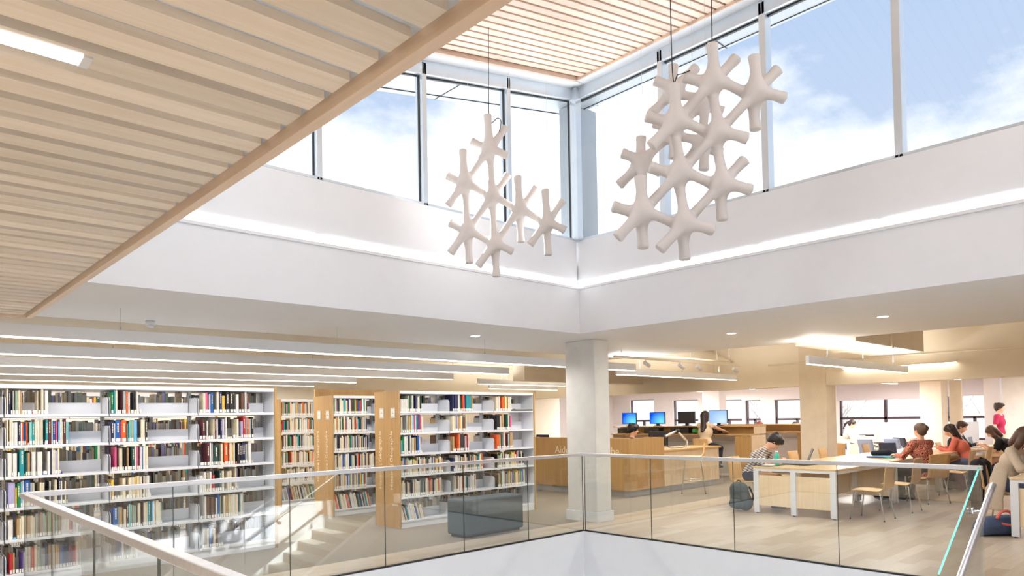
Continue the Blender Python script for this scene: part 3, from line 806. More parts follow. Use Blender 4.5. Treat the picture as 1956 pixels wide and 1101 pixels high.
# rows copied shelf by shelf from the photograph: bay 1, 2, 3 from the top shelf down
ROWS1 = {
 (1, 5): "d14.95 n18.84 v16.8 g14.85 k6.8 a26.86 d14.88 s16.85 d18.8 y24.9 l44.9 o44.9 c8.85 g14.8 k6.8 _4 d22.99 k10.82 w30.88",
 (2, 5): "e24.84 t14.92 c20.97 w20.9 w12.8 m8.97 r10.9 g26.88 o20.88 w20.84 s28.8 k8.84 d22.9 w14.88 d12.9 g22.9",
 (3, 5): "y34.8 c22.85 i20.88 a14.8 w12.82 b26.88 g24.9 w8.8 c20.93 n26.93 y28.75 a10.8 k34.92 k34.92 v26.9 _4 w24.82 p24.8 h28.85 m8.9 w18.93 m20.92 s12.9",
 (1, 4): "c12.92 h10.9 d18.93 w12.84 w12.83 w24.84 u8.8 n18.84 w12.82 o10.83 y8.8 b14.77 o16.83 w10.8 q26.84 t20.83 d24.93 w16.92 d14.93 d18.94 k16.9 w8.8 t20.92 m28.94 c12.93 b24.86 i14.86 w10.8 l16.84 w20.93 c8.84 m24.91 q18.84 l8.82",
 (2, 4): "n26.82 w12.74 b44.86 r12.82 o46.86 t14.72 v10.72 q14.84 a24.84 l34.86 n14.84 d24.9 c40.88 k20.82",
 (3, 4): "h26.8 m26.82 r14.8 w12.78 c22.9 d26.9 c12.85 m16.85 w14.85 t22.9 n14.85 u14.85 w8.85 t12.9 w14.92 c24.8 d28.8 v26.9 w14.7 c18.85 d22.9 u20.75 r22.98 g14.95 o20.92 g24.85 k22.93",
 (1, 3): "_8 w34.86 k8.8 w34.84 k6.8 c14.7 t40.97 y10.9 v14.82 s26.84 k10.82 w38.87 k6.85 w50.86 b44.9 w24.86 n12.95 w18.97 c14.92 u16.88 c18.96 k10.9 p18.9",
 (2, 3): "w22.9 c10.9 i18.95 w22.9 d28.88 w14.9 k6.86 c24.9 s14.88 c18.9 k10.9 v26.92 w20.93 i14.92 d18.9 w16.92 b10.92 w26.92 c22.92",
 (3, 3): "n40.9 e24.8 m26.95 w14.98 g18.95 w10.9 v36.85 w14.9 m12.9 c18.92 c12.9 o34.95 w16.9 c22.92 y12.85 d18.93 r20.9 k26.93 k20.88 n14.93 n18.95 g20.85 w10.8 w28.97 s12.9",
 (1, 2): "g10.9 u58.92 y14.72 e30.88 l14.92 w16.96 b50.97 g24.86 d12.85 g34.9 g12.8 c18.85 d24.84 w30.9 k8.88 w14.88 c16.9 d18.9 c20.92 k14.9 n18.94 w14.86 e26.9 c10.85 h12.85",
 (2, 2): "y24.78 d24.8 c26.8 d28.8 c28.81 d28.8 c30.81 d28.82 y14.85 c28.87 c24.84 m8.84 w20.85 d14.84 w28.86 c14.8",
 (3, 2): "w26.72 w12.62 w22.85 c10.8 c10.82 e6.8 w20.86 k6.8 r22.72 c20.7 u22.9 v24.84 d24.86 g28.8 c14.82 d26.84 b20.9 c14.9 c14.95 k18.9",
 (1, 1): "_10 w40.72 l30.9 s20.74 c14.74 c26.82 g10.8 a30.8 w20.82 d22.84 g20.8 c24.85 g28.82 w26.86 n14.8 c20.8 d24.84",
 (2, 1): "q14.8 b46.82 a10.84 s26.82 w14.8 c22.72 m22.88 q20.92 g12.88 a22.86 g18.82 v14.9 d26.92 w16.9 m10.94 c24.92 c18.95 t24.96 k10.9 l14.94 w20.95 k8.9 c28.97 w20.88 a12.85",
 (3, 1): "e26.8 e14.8 w18.96 h24.95 w16.8 h28.88 i18.9 w12.85 b22.99 a12.93 n12.9 y10.9 c18.92 s28.95 d14.98 c26.95 w14.96 c18.95 c20.94 m10.98 t12.97 w18.95 d12.95",
 (1, 0): "_20 r26.75 s20.74 k34.9 d16.8 p18.75 w14.72 g28.7 l20.7 c24.8 d24.78 q20.75 g20.74",
 (2, 0): "_20 c26.8 d24.8 b20.78 w20.82 s20.8 v24.85 c20.8 d20.82 k20.8 w24.84", (3, 0): "_20 g20.8 c24.8 d20.82 b22.85 w18.8 c20.78 h22.82 d24.8 a20.8"}
for zi in (5, 4, 3, 2, 1, 0):
    for bay in (1, 2, 3):
        x = R1X+BWD*bay+.022
        put_row(x, R1Y, zi, ROWS1[(bay, zi)], BAYN[bay-1], 1, True, ws=(1, 1.0, 1.08, 1.27)[bay])
KEYS = 'wwwwwcccccddddgggssshhkkvannmrytbeowcda'
def rand_row(total, tall=.9):
    s_ = ''
    while total > 30:
        w = int(RNG.integers(9, 34)); total -= w
        s_ += '%s%d.%d ' % (KEYS[RNG.integers(len(KEYS))], w, int(100*(tall+RNG.uniform(-.16, .06))))
    return s_
for zi in range(6):
    put_row(R1X+.022, R1Y, zi, rand_row(700), '', 1, False)
ROWS2 = {
 (0, 5): "w10.66 w10.66 w10.66 w10.66 w10.66 w10.66 w10.66 w10.66 w10.66 w10.66 w10.66 w10.66 w10.66 a30.84 o14.9 c16.9 a14.86 w24.86 n6.88 y26.8 n18.86 p24.8 w14.78 c22.85 h16.9 v16.85 c8.8",
 (1, 5): "n26.92 k14.9 n44.93 n28.93 w20.95 w20.95 c14.9 e10.85 w20.9 r12.95 o24.98 i16.93 k10.9 k20.9 t36.92 t36.92 t34.92 s24.94",
 (2, 5): "d60.85 w26.87 a26.9 c24.9 o40.85 v14.8 y14.92 w22.85 y26.85 k10.85 w24.85 c24.84 w34.85 c24.8",
 (0, 4): "d26.84 k34.9 k34.9 g36.93 g14.9 y22.88 v24.9 w14.94 l30.92 i16.94 d14.93 w12.93 t18.93 b24.93 r24.97 m10.9 u14.94 w14.86 c24.85",
 (1, 4): "c40.86 d20.86 w24.9 u18.88 c14.82 s26.82 y24.84 w30.88 k8.8 h40.75 w14.9 c20.92 s26.9",
 (2, 4): "k50.88 k20.86 c16.8 d26.82 w14.9 s44.93 a14.9 c28.9 v14.88 q14.9 e20.92 w30.86 a24.9 i24.84",
 (0, 3): "l24.72 e34.92 w40.93 w24.96 k36.97 w26.98 d16.8 c24.84 h10.85 s26.86 p30.9 b34.95 w16.95 w34.9",
 (1, 3): "s30.82 c40.9 k10.8 c16.9 o34.98 d12.94 m34.94 v26.92 m28.94 n18.8 w24.84 t12.9 r16.92 w22.92",
 (2, 3): "o60.84 s36.82 v26.84 a10.82 i26.8 w28.95 r26.93 c26.9 v20.84 w24.86 k14.8 s60.92 s26.9"}
for bay in range(3):
    for zi in range(6):
        x = R2X+.906*bay+.03+(.0 if bay == 0 else .05)
        if (bay, zi) in ROWS2: put_row(x, R1Y+.05, zi, ROWS2[(bay, zi)], '', 2, False)
        elif zi == 0: put_row(x, R1Y+.05, zi, ('/-.28 ' if bay == 0 else '/.5 ')+rand_row(430 if bay == 0 else 250, .84), '', 2, False)
        else: put_row(x, R1Y+.05, zi, rand_row([760, 480 if zi == 1 else 620, 640][bay], .88), '', 2, False)
for (yy, xx) in ((4.03, R2X), (6.0, R2X)):
    for bay in range(2):
        for zi in range(6):
            put_row(xx+.906*bay+.03, yy, zi, ('/-.22 ' if zi == 0 else '')+rand_row(int(RNG.integers(620, 820)), .92), '', 3, False)
for bay in range(4):
    for zi in range(6): put_row(R1X+BWD*bay+.03, 4.03, zi, rand_row(int(RNG.integers(640, 840)), .92), '', 3, False)
# backs of the books standing on the hidden side, seen over the back stops (page edges towards the viewer)
def back_row(x, y, zi, total):
    z = SHZ[zi]
    while total > 30:
        w = int(RNG.integers(14, 44)); total -= w
        if RNG.random() < .12: x += w/1000; continue
        h = RNG.uniform(.19, .265); k = 'dcgkshgnmw'[RNG.integers(10)]
        stuff.box(x+.0015, x+w/1000-.0015, y+.004, y+.17, z+.002, z+h, SKEY['gdcwaug'[RNG.integers(7)]] if RNG.random() < .6 else PGI); stuff.box(x, x+.0015, y, y+.19, z, z+h+.003, SKEY[k]); stuff.box(x+w/1000-.002, x+w/1000, y, y+.19, z, z+h+.003, SKEY[k])
        x += w/1000
for zi in range(6):
    for bay in range(4): back_row(R1X+BWD*bay+.03, R1Y+.36, zi, 840)
    for bay in range(3):
        if zi in (0, 1, 2, 5): back_row(R2X+.906*bay+.03, R1Y+.41, zi, 830)
        else: back_row(R2X+.906*bay+.03, R1Y+.41, zi, 500)
    for bay in range(2): back_row(R2X+.906*bay+.03, 4.39, zi, 830)
so = stuff.build('book', [BM[k] for k in PAL]+[PAGES, PAPER])
props(so, 'remaining books on the farther bookcases and behind the front rows', 'books', None, 'stuff')

# a black magazine lying at the open end of the right-hand bookcase's top shelf
mg = MB(); mg.box(.62, 1.10, R1Y+.04, R1Y+.27, SHZ[5]+.001, SHZ[5]+.02).box(.70, 1.10, R1Y+.05, R1Y+.26, SHZ[5]+.021, SHZ[5]+.032, 1)
props(mg.build('magazine', [BM['k'], BM['g']]), 'dark magazines lying flat at the end of the shelf behind the pouf', 'magazine')

# ------------------------------------------------------------------ slate pouf
pf = MB().box(-1.545, -.47, .70, 1.08, 0.03, .50)
t = thing('pouf', 'slate blue upholstered bench standing in front of the three bay bookcase', 'bench', (-1.0, .89, 0))
pf.build('cushion', POUF, t, .03, seg=4)
bx('base', BLACK, -1.5, -.52, .74, 1.04, 0, .03, t)
pp = MB().tube([(-1.53, .70, .465), (-.49, .70, .465)], .004, 6).tube([(-1.545, .71, .465), (-1.545, 1.07, .465)], .004, 6)
pp.build('seam_piping', POUF, t)

# ------------------------------------------------------------------ pendant linear lamps
def pendant(label, x0, x1, y, z, h=.17, grp='linear lamps hanging over the bookcases', w=.055, hang=3.2, n=3, m=None):
    t = thing('pendant_lamp', label, 'lamp', ((x0+x1)/2, y, z))
    bx('housing', m or WHITE, x0, x1, y-w/2, y+w/2, z+.006, z+h, t, .003)
    bx('diffuser', EMITW, x0+.01, x1-.01, y-w/2+.006, y+w/2-.006, z-.006, z+.006, t)
    for i in range(n):
        x = x0+(x1-x0)*(i+.5)/n
        MB().tube([(x, y, z+h), (x, y, hang)], .0022, 6).cyl(x, y, z+h, z+h+.03, .008, 8).build('hanger', STEEL_G, t)
    if grp: t['group'] = grp
    return t
rows = [(1.25, 2.9, 'nearest to the well'), (3.1, 1.5, 'second from the well'), (4.9, 1.6, 'third from the well'), (6.7, .4, 'fourth from the well'), (8.4, .3, 'farthest from the well')]
PZ = 2.385
for y, xe, nm in rows:
    pendant('long white linear lamp over the bookcases, row %s' % nm, -9.0, xe, y, PZ, h=.125, hang=SOF if y < 2.3 else 3.2, n=5 if y < 3 else 4)
pendant('short linear lamp hanging left of the concrete column above the three bay bookcase', 3.2, 6.2, 6.0, PZ, h=.125, n=2)
pendant('short linear lamp hanging just behind the one left of the concrete column', 5.2, 7.9, 7.9, PZ, h=.125, n=2)
pendant('linear lamp hanging over the service desk, right of the concrete column', 3.0, 7.35, 1.75, 2.35, h=.125, n=3, hang=2.7)
pendant('linear lamp hanging over the study tables before the beam', 3.5, 8.0, -1.62, 2.335, h=.135, n=3, hang=2.72)
for y, nm in ((1.5, 'left'), (-3.2, 'right')):
    pendant('linear lamp under the white ceiling of the window room, %s one' % nm, 10.5, 17.0, y, 2.45, h=.1, n=3, hang=2.62)
pendant('linear lamp under the white ceiling of the window room, behind the service desk', 10.5, 17.0, 8.0, 2.45, h=.1, n=3, hang=2.62)
# downlights
def downlight(x, y, z, label):
    t = thing('downlight', label, 'light', (x, y, z-.004))
    MB().tube([(x, y, z-.004), (x, y, z)], .085, 24).build('trim_ring', STEEL_W, t)
    MB().tube([(x, y, z-.006), (x, y, z-.0041)], .062, 24).build('lens', EMITT, t)
downlight(1.8, -3.32, SOF, 'round recessed downlight in the soffit above the study tables, nearer one')
downlight(1.79, -1.3, SOF, 'round recessed downlight in the soffit, close to the concrete column')
downlight(-1.04, 1.02, SOF, 'small round recessed fitting in the soffit above the slate pouf')
downlight(8.75, -2.31, 2.19, 'round downlight under the cream beam at the right')
downlight(8.75, 2.1, 2.19, 'round downlight under the cream beam above the tall computer bar')
# sprinkler and detector on the soffit
t = thing('smoke_detector', 'white dome smoke detector on the soffit above the left bookcase', 'detector', (-4.95, 2.0, SOF-.05))
MB().cyl(-4.95, 2.0, SOF-.05, SOF, .05, 18).build('base', STEEL_W, t); MB().cyl(-4.95, 2.0, SOF-.075, SOF-.05, .035, 18).build('sensor', STEEL_W, t)
# open ceiling services
def pipe(label, pts, r, m=None):
    t = thing('ceiling_pipe', label, 'pipe', pts[0])
    MB().tube(pts, r, 10).build('pipe_run', m or CREAM, t)
    for i in range(3):
        a, b = Vector(pts[0]), Vector(pts[-1]); p = a.lerp(b, .2+.3*i)
        MB().tube([p, (p[0], p[1], 3.2)], .006, 6).build('hanger', STEEL_G, t)
    return t
pipe('cream sprinkler pipe running along the edge of the soffit at the right', [(4.15, -9.5, 2.78), (4.15, 3.0, 2.78)], .022)
pipe('cream sprinkler pipe crossing under the open ceiling toward the beam', [(4.6, 2.4, 2.86), (8.4, 2.4, 2.86)], .02)
pipe('cream conduit running along the beam at the right', [(8.42, -9.5, 2.72), (8.42, 1.5, 2.72)], .02)
pipe('brown grey conduit above the bookcases by the soffit edge', [(-12, 2.45, 2.80), (2.0, 2.45, 2.80)], .03, CONCB)
du = thing('air_duct', 'boxy cream air duct under the open ceiling before the beam', 'duct', (5.3, -1.5, 2.70))
bx('duct_body', CREAM, 4.45, 7.8, -2.0, -1.0, 2.72, 3.19, du, .01)
bx('flange', CREAM, 6.0, 6.08, -2.03, -.97, 2.69, 3.195, du)
du = thing('air_duct', 'boxy cream air duct above the service desk', 'duct', (5.5, 4.3, 2.8))
bx('duct_body', CREAM, 4.3, 7.9, 3.9, 4.7, 2.78, 3.19, du, .01)
bx('flange', CREAM, 6.2, 6.28, 3.87, 4.73, 2.75, 3.195, du)
tk = thing('track_light', 'cream lighting track with small spotlights above the service desk', 'light', (4.3, 1.1, 2.6))
bx('track', CREAM, 2.1, 6.35, 1.06, 1.10, 2.58, 2.62, tk)
for x in (3.0, 4.1, 4.7, 6.1):
    q = MB().tube([(x, 1.08, 2.58), (x, 1.08, 2.52)], .01, 8).tube([(x-.05, 1.08, 2.53), (x+.08, 1.06, 2.47)], .035, 14); q.build('spotlight', STEEL_W, tk)
    MB().tube([(x+.081, 1.0598, 2.4696), (x+.083, 1.0595, 2.4688)], .028, 14).build('lens', EMITT, tk)
MB().tube([(2.3, 1.08, 2.62), (2.3, 1.08, 3.2)], .005, 6).tube([(5.9, 1.08, 2.62), (5.9, 1.08, 3.2)], .005, 6).build('hanger', STEEL_G, tk)
sl_ = thing('ceiling_strip_light', 'warm strip lamp beside the soffit edge above the study tables', 'light', (4.3, -.4, 2.8))
bx('housing', CREAM, 4.22, 4.30, -1.4, .9, 2.80, 2.86, sl_); bx('diffuser', EMITT, 4.225, 4.295, -1.38, .88, 2.792, 2.80, sl_)
sl_ = thing('ceiling_strip_light', 'warm strip lamp fixed along the cream beam', 'light', (8.35, -1.5, 2.6))
bx('housing', CREAM, 8.40, 8.46, -2.4, -.2, 2.52, 2.57, sl_); bx('diffuser', EMITT, 8.405, 8.455, -2.38, -.22, 2.512, 2.52, sl_)

# ------------------------------------------------------------------ hanging sculptures: six-armed white modules in a honeycomb of arms
SCULP = mat('matte white resin', srgb(216, 210, 207), .55, var=.015)
def module(parent, c, vecs, free, s, nrm):
    f = SDF(.03*s)
    c = np.array(c)-np.array(parent.location)
    for nm, v in vecs.items():
        for sg in (1, -1):
            fr = (nm if sg > 0 else '-'+nm) in free
            h0 = c+nrm*sg*.065*s
            e = c+v*sg*(.68 if fr else .5)+nrm*sg*(.10*s if fr else .0)
            md = h0+(e-h0)*.6+nrm*sg*.03*s
            f.cap(h0, md, .150*s, .090*s, .10*s, (nrm, 1.05)).cap(md, e, .090*s, .114*s if fr else .090*s, .03*s, (nrm, 1.05), fr)
    f.build('branch_module', SCULP, parent, relax=2)
NRM = np.array([-.68, -.73, -.02])
def cluster(parts, label, cords, wires, s):
    A0 = np.array(parts[0][0])
    t = thing('hanging_sculpture', label, 'sculpture', tuple(A0))
    for A, R, Lv, nodes, nrm in parts:
        A, R, Lv = np.array(A), np.array(R), np.array(Lv); U = -(R+Lv)
        off = {'R': (1, 0), 'L': (0, 1), 'U': (-1, -1)}
        for i, j in nodes:
            free = set()
            for k, (a, b) in off.items():
                if (i+a, j+b) not in nodes: free.add(k)
                if (i-a, j-b) not in nodes: free.add('-'+k)
            module(t, A+R*i+Lv*j, {'R': R, 'L': Lv, 'U': U}, free, s, nrm)
    for c in cords:
        c = list(c); c[0] = (c[0][0], c[0][1], zr(c[0][0])+.03)
        MB().tube(smooth_path(c), .0042, 8).build('power_cord', BLACK, t)
    for p, zb in wires:
        MB().tube([(p[0], p[1], zb), (p[0], p[1], zr(p[0])+.03)], .0012, 6).build('suspension_wire', STEEL_G, t)
cluster([((-2.347, -.853, 3.964), (.215, -.196, -.146), (-.193, .191, -.367), {(0, 0), (-1, 0), (1, 0), (2, 0), (-1, -1), (0, 1), (1, 1)}, NRM)],
        'smaller hanging cluster of white branching modules near the back windows',
        [[(-2.385, -.883, 6.0), (-2.374, -.854, 4.81), (-2.349, -.876, 4.758), (-2.308, -.916, 4.802), (-2.279, -.942, 4.768), (-2.291, -.927, 4.656)]],
        [((-2.558, -.722), 4.45), ((-1.94, -1.298), 4.25), ((-2.2, -1.0), 4.3)], .40)
cluster([((-2.393, -3.552, 4.199), (.242, -.223, -.097), (-.217, .212, -.309), {(0, 0), (1, 0), (0, 1), (1, 1), (1, 2), (2, 2), (1, 3), (2, 3)}, NRM),
         ((-1.939, -2.891, 4.507), (.201, -.184, -.109), (-.207, .201, -.269), {(0, 0), (1, 0), (1, 1), (2, 1), (1, 2)}, -NRM)],
        'larger hanging cluster of white branching modules before the right windows',
        [[(-2.637, -3.345, 5.2), (-2.629, -3.336, 4.32), (-2.593, -3.368, 4.262), (-2.526, -3.431, 4.289)], [(-2.401, -3.565, 5.2), (-2.40, -3.56, 4.9), (-2.397, -3.556, 4.451)]],
        [((-2.82, -3.18), 4.1), ((-2.446, -3.523), 4.4), ((-2.0, -2.9), 4.8), ((-1.8, -3.0), 4.7)], .44)
# ------------------------------------------------------------------ service desk
DX, DY = 3.47, 1.86
d = thing('service_desk', 'golden birch service desk lettered Aide, standing behind the concrete column', 'desk', (5.0, 3.4, 0))
bx('front_panel', BIRCH, DX, DX+.04, DY, 5.05, .13, 1.13, d)
bx('side_panel', BIRCH, DX+.04, 4.62, DY, DY+.04, .13, 1.13, d)
bx('inner_panel', BIRCH, 4.58, 4.62, DY+.04, DY+.5, .8, 1.13, d)
bx('low_front_panel', BIRCHP, 4.62, 6.75, DY+.02, DY+.06, .13, .83, d)
bx('low_counter', BIRCHX, 4.62, 6.8, DY-.02, DY+.75, .83, .87, d, .004)
bx('end_panel', BIRCHP, 6.72, 6.76, DY+.06, DY+.7, .13, .83, d)
bx('counter', BIRCHX, DX+.04, DX+.75, DY+.04, 5.05, .72, .75, d)
bx('back_end', BIRCH, DX+.04, DX+.75, 5.01, 5.05, .13, 1.13, d)
bx('toe_kick', mat('brushed kick plate', srgb(176, 178, 180), .4, .5), DX+.06, 6.7, DY+.06, DY+.09, 0, .13, d)
bx('toe_kick', bpy.data.materials['brushed kick plate'], DX+.06, DX+.09, DY+.09, 4.98, 0, .13, d)
bx('edge_cap', BIRCHX, DX-.004, DX+.05, DY-.004, 5.06, 1.13, 1.145, d)
ROT_FRONT = Matrix(((0, 0, -1), (-1, 0, 0), (0, 1, 0))).to_euler()     # reads along -y on a face looking to -x
text('lettering', 'Aide à la recherche', .205, LETT, (DX-.002, 3.82, .815), ROT_FRONT, d, .0015, fit=1.72)
# monitor seen from behind and the silver monitor arm
def monitor(label, x, y, z, rz, w=.5, h=.31, screen=None, stand=True, tilt=0):
    t = thing('monitor', label, 'monitor', (x, y, z))
    zb = .06 if stand else 0
    bx('casing', DARKP, x-.022, x+.022, y-w/2, y+w/2, z+zb, z+zb+h, t, .004)
    bx('screen', screen or mat('dark screen', srgb(30, 26, 34), .15), x-.0235, x-.022, y-w/2+.012, y+w/2-.012, z+zb+.014, z+zb+h-.012, t)
    if stand:
        bx('stand_neck', DARKP, x+.0, x+.03, y-.045, y+.045, z+.01, z+zb+.1, t)
        MB().tube([(x+.01, y, z), (x+.01, y, z+.01)], .12, 20).build('stand_base', DARKP, t)
    t.rotation_euler = (0, 0, rz)
    return t
def screen_mat(name, a, b_, s):
    m, nt, out = newmat(name); e = N(nt, 'ShaderNodeEmission', Strength=s)
    tc = N(nt, 'ShaderNodeTexCoord'); gr = N(nt, 'ShaderNodeTexGradient', gradient_type='SPHERICAL')
    mp = N(nt, 'ShaderNodeMapping'); mp.inputs['Scale'].default_value = (1, 2.6, 3.4); mp.inputs['Location'].default_value = (0, .35, -.42)
    L(nt, tc.outputs['Object'], mp.inputs[0]); L(nt, mp.outputs[0], gr.inputs[0])
    rp = N(nt, 'ShaderNodeValToRGB'); rp.color_ramp.elements[0].color = c4(a); rp.color_ramp.elements[1].color = c4(b_)
    L(nt, gr.outputs['Fac'], rp.inputs[0]); L(nt, rp.outputs[0], e.inputs['Color']); L(nt, e.outputs[0], out.inputs['Surface'])
    return m
BLUE = screen_mat('blue desktop screen', srgb(8, 70, 200), srgb(110, 205, 235), 1.0)
PALE = screen_mat('pale blue table screen', srgb(140, 176, 224), srgb(190, 215, 240), .9)
def back_monitor():
    t = thing('monitor', 'black monitor turned away, held by the silver arm on the service desk', 'monitor', (5.05, 2.30, .93))
    bx('casing', DARKP, 4.80, 5.30, 2.27, 2.31, .93, 1.24, t, .004)
    bx('arm_plate', DARKP, 5.0, 5.1, 2.235, 2.27, 1.03, 1.13, t)
    t.rotation_euler = (0, 0, -.25)
back_monitor()
ar = thing('monitor_support', 'jointed silver monitor support with dangling cables on the lower service counter', 'arm', (5.5, 2.1, .87))
MB().cyl(5.86, 2.12, .87, .89, .05, 16).cyl(5.86, 2.12, .89, 1.02, .02, 12).build('clamp_post', ALU, ar)
MB().tube([(5.86, 2.12, 1.0), (5.55, 2.16, 1.24)], .022, 10).build('lower_arm', ALU, ar)
MB().tube([(5.55, 2.16, 1.24), (5.14, 2.2, 1.12)], .026, 10).build('upper_arm', ALU, ar)
MB().tube([(5.55, 2.13, 1.2), (5.55, 2.13, 1.28)], .028, 12).build('joint', DARKP, ar)
MB().tube([(5.14, 2.2, 1.05), (5.14, 2.2, 1.16)], .028, 12).build('joint', DARKP, ar)
MB().tube(smooth_path([(5.14, 2.19, 1.08), (5.1, 2.13, .95), (5.2, 2.1, .885), (5.45, 2.06, .88), (5.62, 2.05, .885), (5.8, 2.1, .95)]), .006, 6).build('cable', BLACK, ar)
kb = MB().box(4.75, 5.2, 2.55, 2.7, .75, .77); 

# ------------------------------------------------------------------ tall computer bars
def bar(label, x, y0, y1, panel=.42):
    t = thing('computer_bar', label, 'desk', (x+.3, (y0+y1)/2, 0))
    bx('worktop', BIRCHX, x-.04, x+.42, y0, y1, 1.05, 1.085, t, .003)
    bx('riser_panel', BIRCH, x+.40, x+.42, y0+.1, y1, 1.085, 1.255, t)
    bx('monitor_shelf', BIRCHX, x+.18, x+.78, y0-.0, y1+.1, 1.255, 1.285, t, .003)
    bx('shelf_end', BIRCHP, x+.2, x+.76, y0, y0+.03, 1.085, 1.255, t)
    bx('pedestal_panel', BIRCH, x-.01, x+.02, y0, y0+panel, 0, 1.05, t)
    bx('pedestal_side', BIRCHP, x+.02, x+.74, y0, y0+.03, 0, 1.05, t)
    bx('modesty_panel', WHITE2, x+.56, x+.6, y0+panel, y1, .05, 1.05, t)
    bx('cable_tray', STEEL_G, x+.42, x+.54, y0+panel, y1, .86, .90, t)
    bx('pedestal_side', BIRCHP, x+.02, x+.74, y1-.03, y1, 0, 1.05, t)
    return t
bar('tall golden birch computer bar with monitors behind the service desk', 8.4, 1.98, 6.25)
bar('second tall birch bar, farther back, half hidden by the beige column', 10.6, 1.35, 4.2, .5)
MX = 8.74
for y, sc, lab in ((5.87, BLUE, 'monitor with a glowing blue desktop above the librarian, leftmost on the bar'), (4.91, BLUE, 'monitor with a glowing blue desktop, second from the left on the bar'),
                   (3.985, None, 'monitor with a dark screen between the blue ones and the seated woman'), (3.04, PALE, 'monitor showing a pale blue table in front of the seated woman')):
    monitor(lab, MX, y, 1.286, 0, .52 if sc is not BLUE else .5, .34 if sc is PALE else .32, sc)
for i, (y, w_) in enumerate(((6.0, .34), (5.0, .5), (4.1, .56), (3.15, .4))):
    t = thing('computer', ['black desktop computer under the leftmost blue monitor', 'black desktop computer under the second blue monitor', 'black desktop computer under the dark monitor', 'black desktop computer behind the seated woman\'s hand'][i], 'computer', (8.66, y, 1.086))
    bx('case', DARKP, 8.56, 8.76, y-w_/2, y+w_/2, 1.086, 1.236, t, .004)
    bx('drive_slot', BM['g'], 8.558, 8.56, y-.02, y+.05, 1.15, 1.156, t)
for i, y in enumerate((5.55, 4.75, 3.75, 2.85)):
    t = thing('keyboard', ['dark keyboard on the bar, beyond the librarian', 'dark keyboard under the second blue monitor', 'dark keyboard under the dark monitor', 'dark keyboard under the hand of the seated woman'][i], 'keyboard', (8.46, y, 1.086))
    bx('base', DARKP, 8.40, 8.53, y-.21, y+.21, 1.086, 1.10, t)
    mk = MB()
    for r in range(4):
        for q in range(12): mk.box(8.41+r*.03, 8.432+r*.03, y-.2+q*.0335, y-.172+q*.0335, 1.10, 1.106)
    mk.build('keys', BM['k'], t)
o = SDF(.012)
for i in range(26):
    a = RNG.uniform(0, 2*PI); r = RNG.uniform(0, .06); o.ell((r*math.cos(a), r*math.sin(a), .05+RNG.uniform(-.02, .05)), (.035, .035, .03), k=.01)
pl = thing('plant_ball', 'small bright green leafy ball standing on the bar beside the seated woman', 'plant', (8.55, 3.62, 1.086))
o.build('foliage', mat('bright green leaf', srgb(58, 150, 60), .7, var=.3, scale=40), pl)
MB().cyl(8.55, 3.62, 1.086, 1.11, .04, 14).build('pot', STEEL_W, pl)

# ------------------------------------------------------------------ chairs and stools
def arc(pts, n=5): return [(q[0], q[2]) for q in smooth_path([(a, 0, b) for a, b in pts], n)]
def chair_proto():
    t = thing('chair', '', 'chair', (0, 0, 0))      # faces +x
    MB().shell(arc([(.23, .425), (.2, .445), (.08, .45), (-.08, .44), (-.16, .443), (-.20, .47)]), -.205, .205, .011, curve=.012).build('seat', PLY, t)
    MB().shell(arc([(-.20, .47), (-.215, .52), (-.22, .60), (-.235, .72), (-.262, .84)]), -.205, .205, .011, curve=.018).build('backrest', PLY, t)
    for sx_ in (1, -1):
        for sy in (1, -1):
            x0 = .15*sx_; 
            MB().tube([(x0, .15*sy, .428), (x0+.02*sx_, .17*sy, .40), (.235*sx_, .215*sy, .012)], .0095, 10).build('leg', CHROME, t)
            MB().cyl(.235*sx_, .215*sy, 0, .014, .012, 10).build('foot_cap', BLACK, t)
    MB().tube([(.15, .15, .428), (-.15, .15, .424)], .009, 8).tube([(.15, -.15, .428), (-.15, -.15, .424)], .009, 8).tube([(0, .15, .425), (0, -.15, .425)], .009, 8).build('seat_frame', CHROME, t)
    return t
CH = chair_proto(); chused = []
def chair(x, y, rz, label):
    if not chused: r = CH; r.location = (x, y, 0); r.rotation_euler = (0, 0, rz); r['label'] = label; r['group'] = 'bent plywood chairs'
    else: r = dup(CH, (x, y, 0), rz, label, 'bent plywood chairs')
    chused.append(r); return r
U = PI/2
chair(3.55, -2.50, U, 'bent plywood chair nearest the glass rail at the study tables')
chair(4.72, -2.50, U, 'second bent plywood chair from the table end, on the near right side')
chair(6.08, -2.50, U-.55, 'bent plywood chair under the woman in the patterned red blouse')
chair(7.55, -2.55, U, 'empty bent plywood chair beside the patterned blouse, back towards the rail')
chair(9.2, -2.45, U, 'bent plywood chair under the woman in the coral sweater')
chair(3.80, -.42, -U, 'bent plywood chair under the person in the striped shirt')
chair(4.95, -.38, -U, 'bent plywood chair behind the open laptop at the table')
chair(6.0, -.45, -U, 'bent plywood chair with a bright back by the beige column')
chair(7.35, -.45, -U, 'bent plywood chair standing left of the blue folder on the table')
chair(9.4, -.55, -U, 'bent plywood chair facing the far end of the table, beyond the black pouch')
chair(9.6, .6, 2.6, 'bent plywood chair seen from behind, left of the patterned blouse')
chair(11.05, -1.56, -U, 'bent plywood chair under the man in the dark jacket')
chair(10.45, -2.95, U, 'bent plywood chair under the woman in the black T-shirt')
chair(4.30, -4.0, -U, 'bent plywood chair under the woman in the beige cardigan, jacket over its back')
chair(15.45, 2.75, -U, 'bent plywood chair under the woman in white by the far window')
chair(11.75, 3.8, -U, 'bent plywood chair under the red haired reader')
chair(12.35, 3.02, -U, 'bent plywood chair under the dark haired reader beyond the second bar')
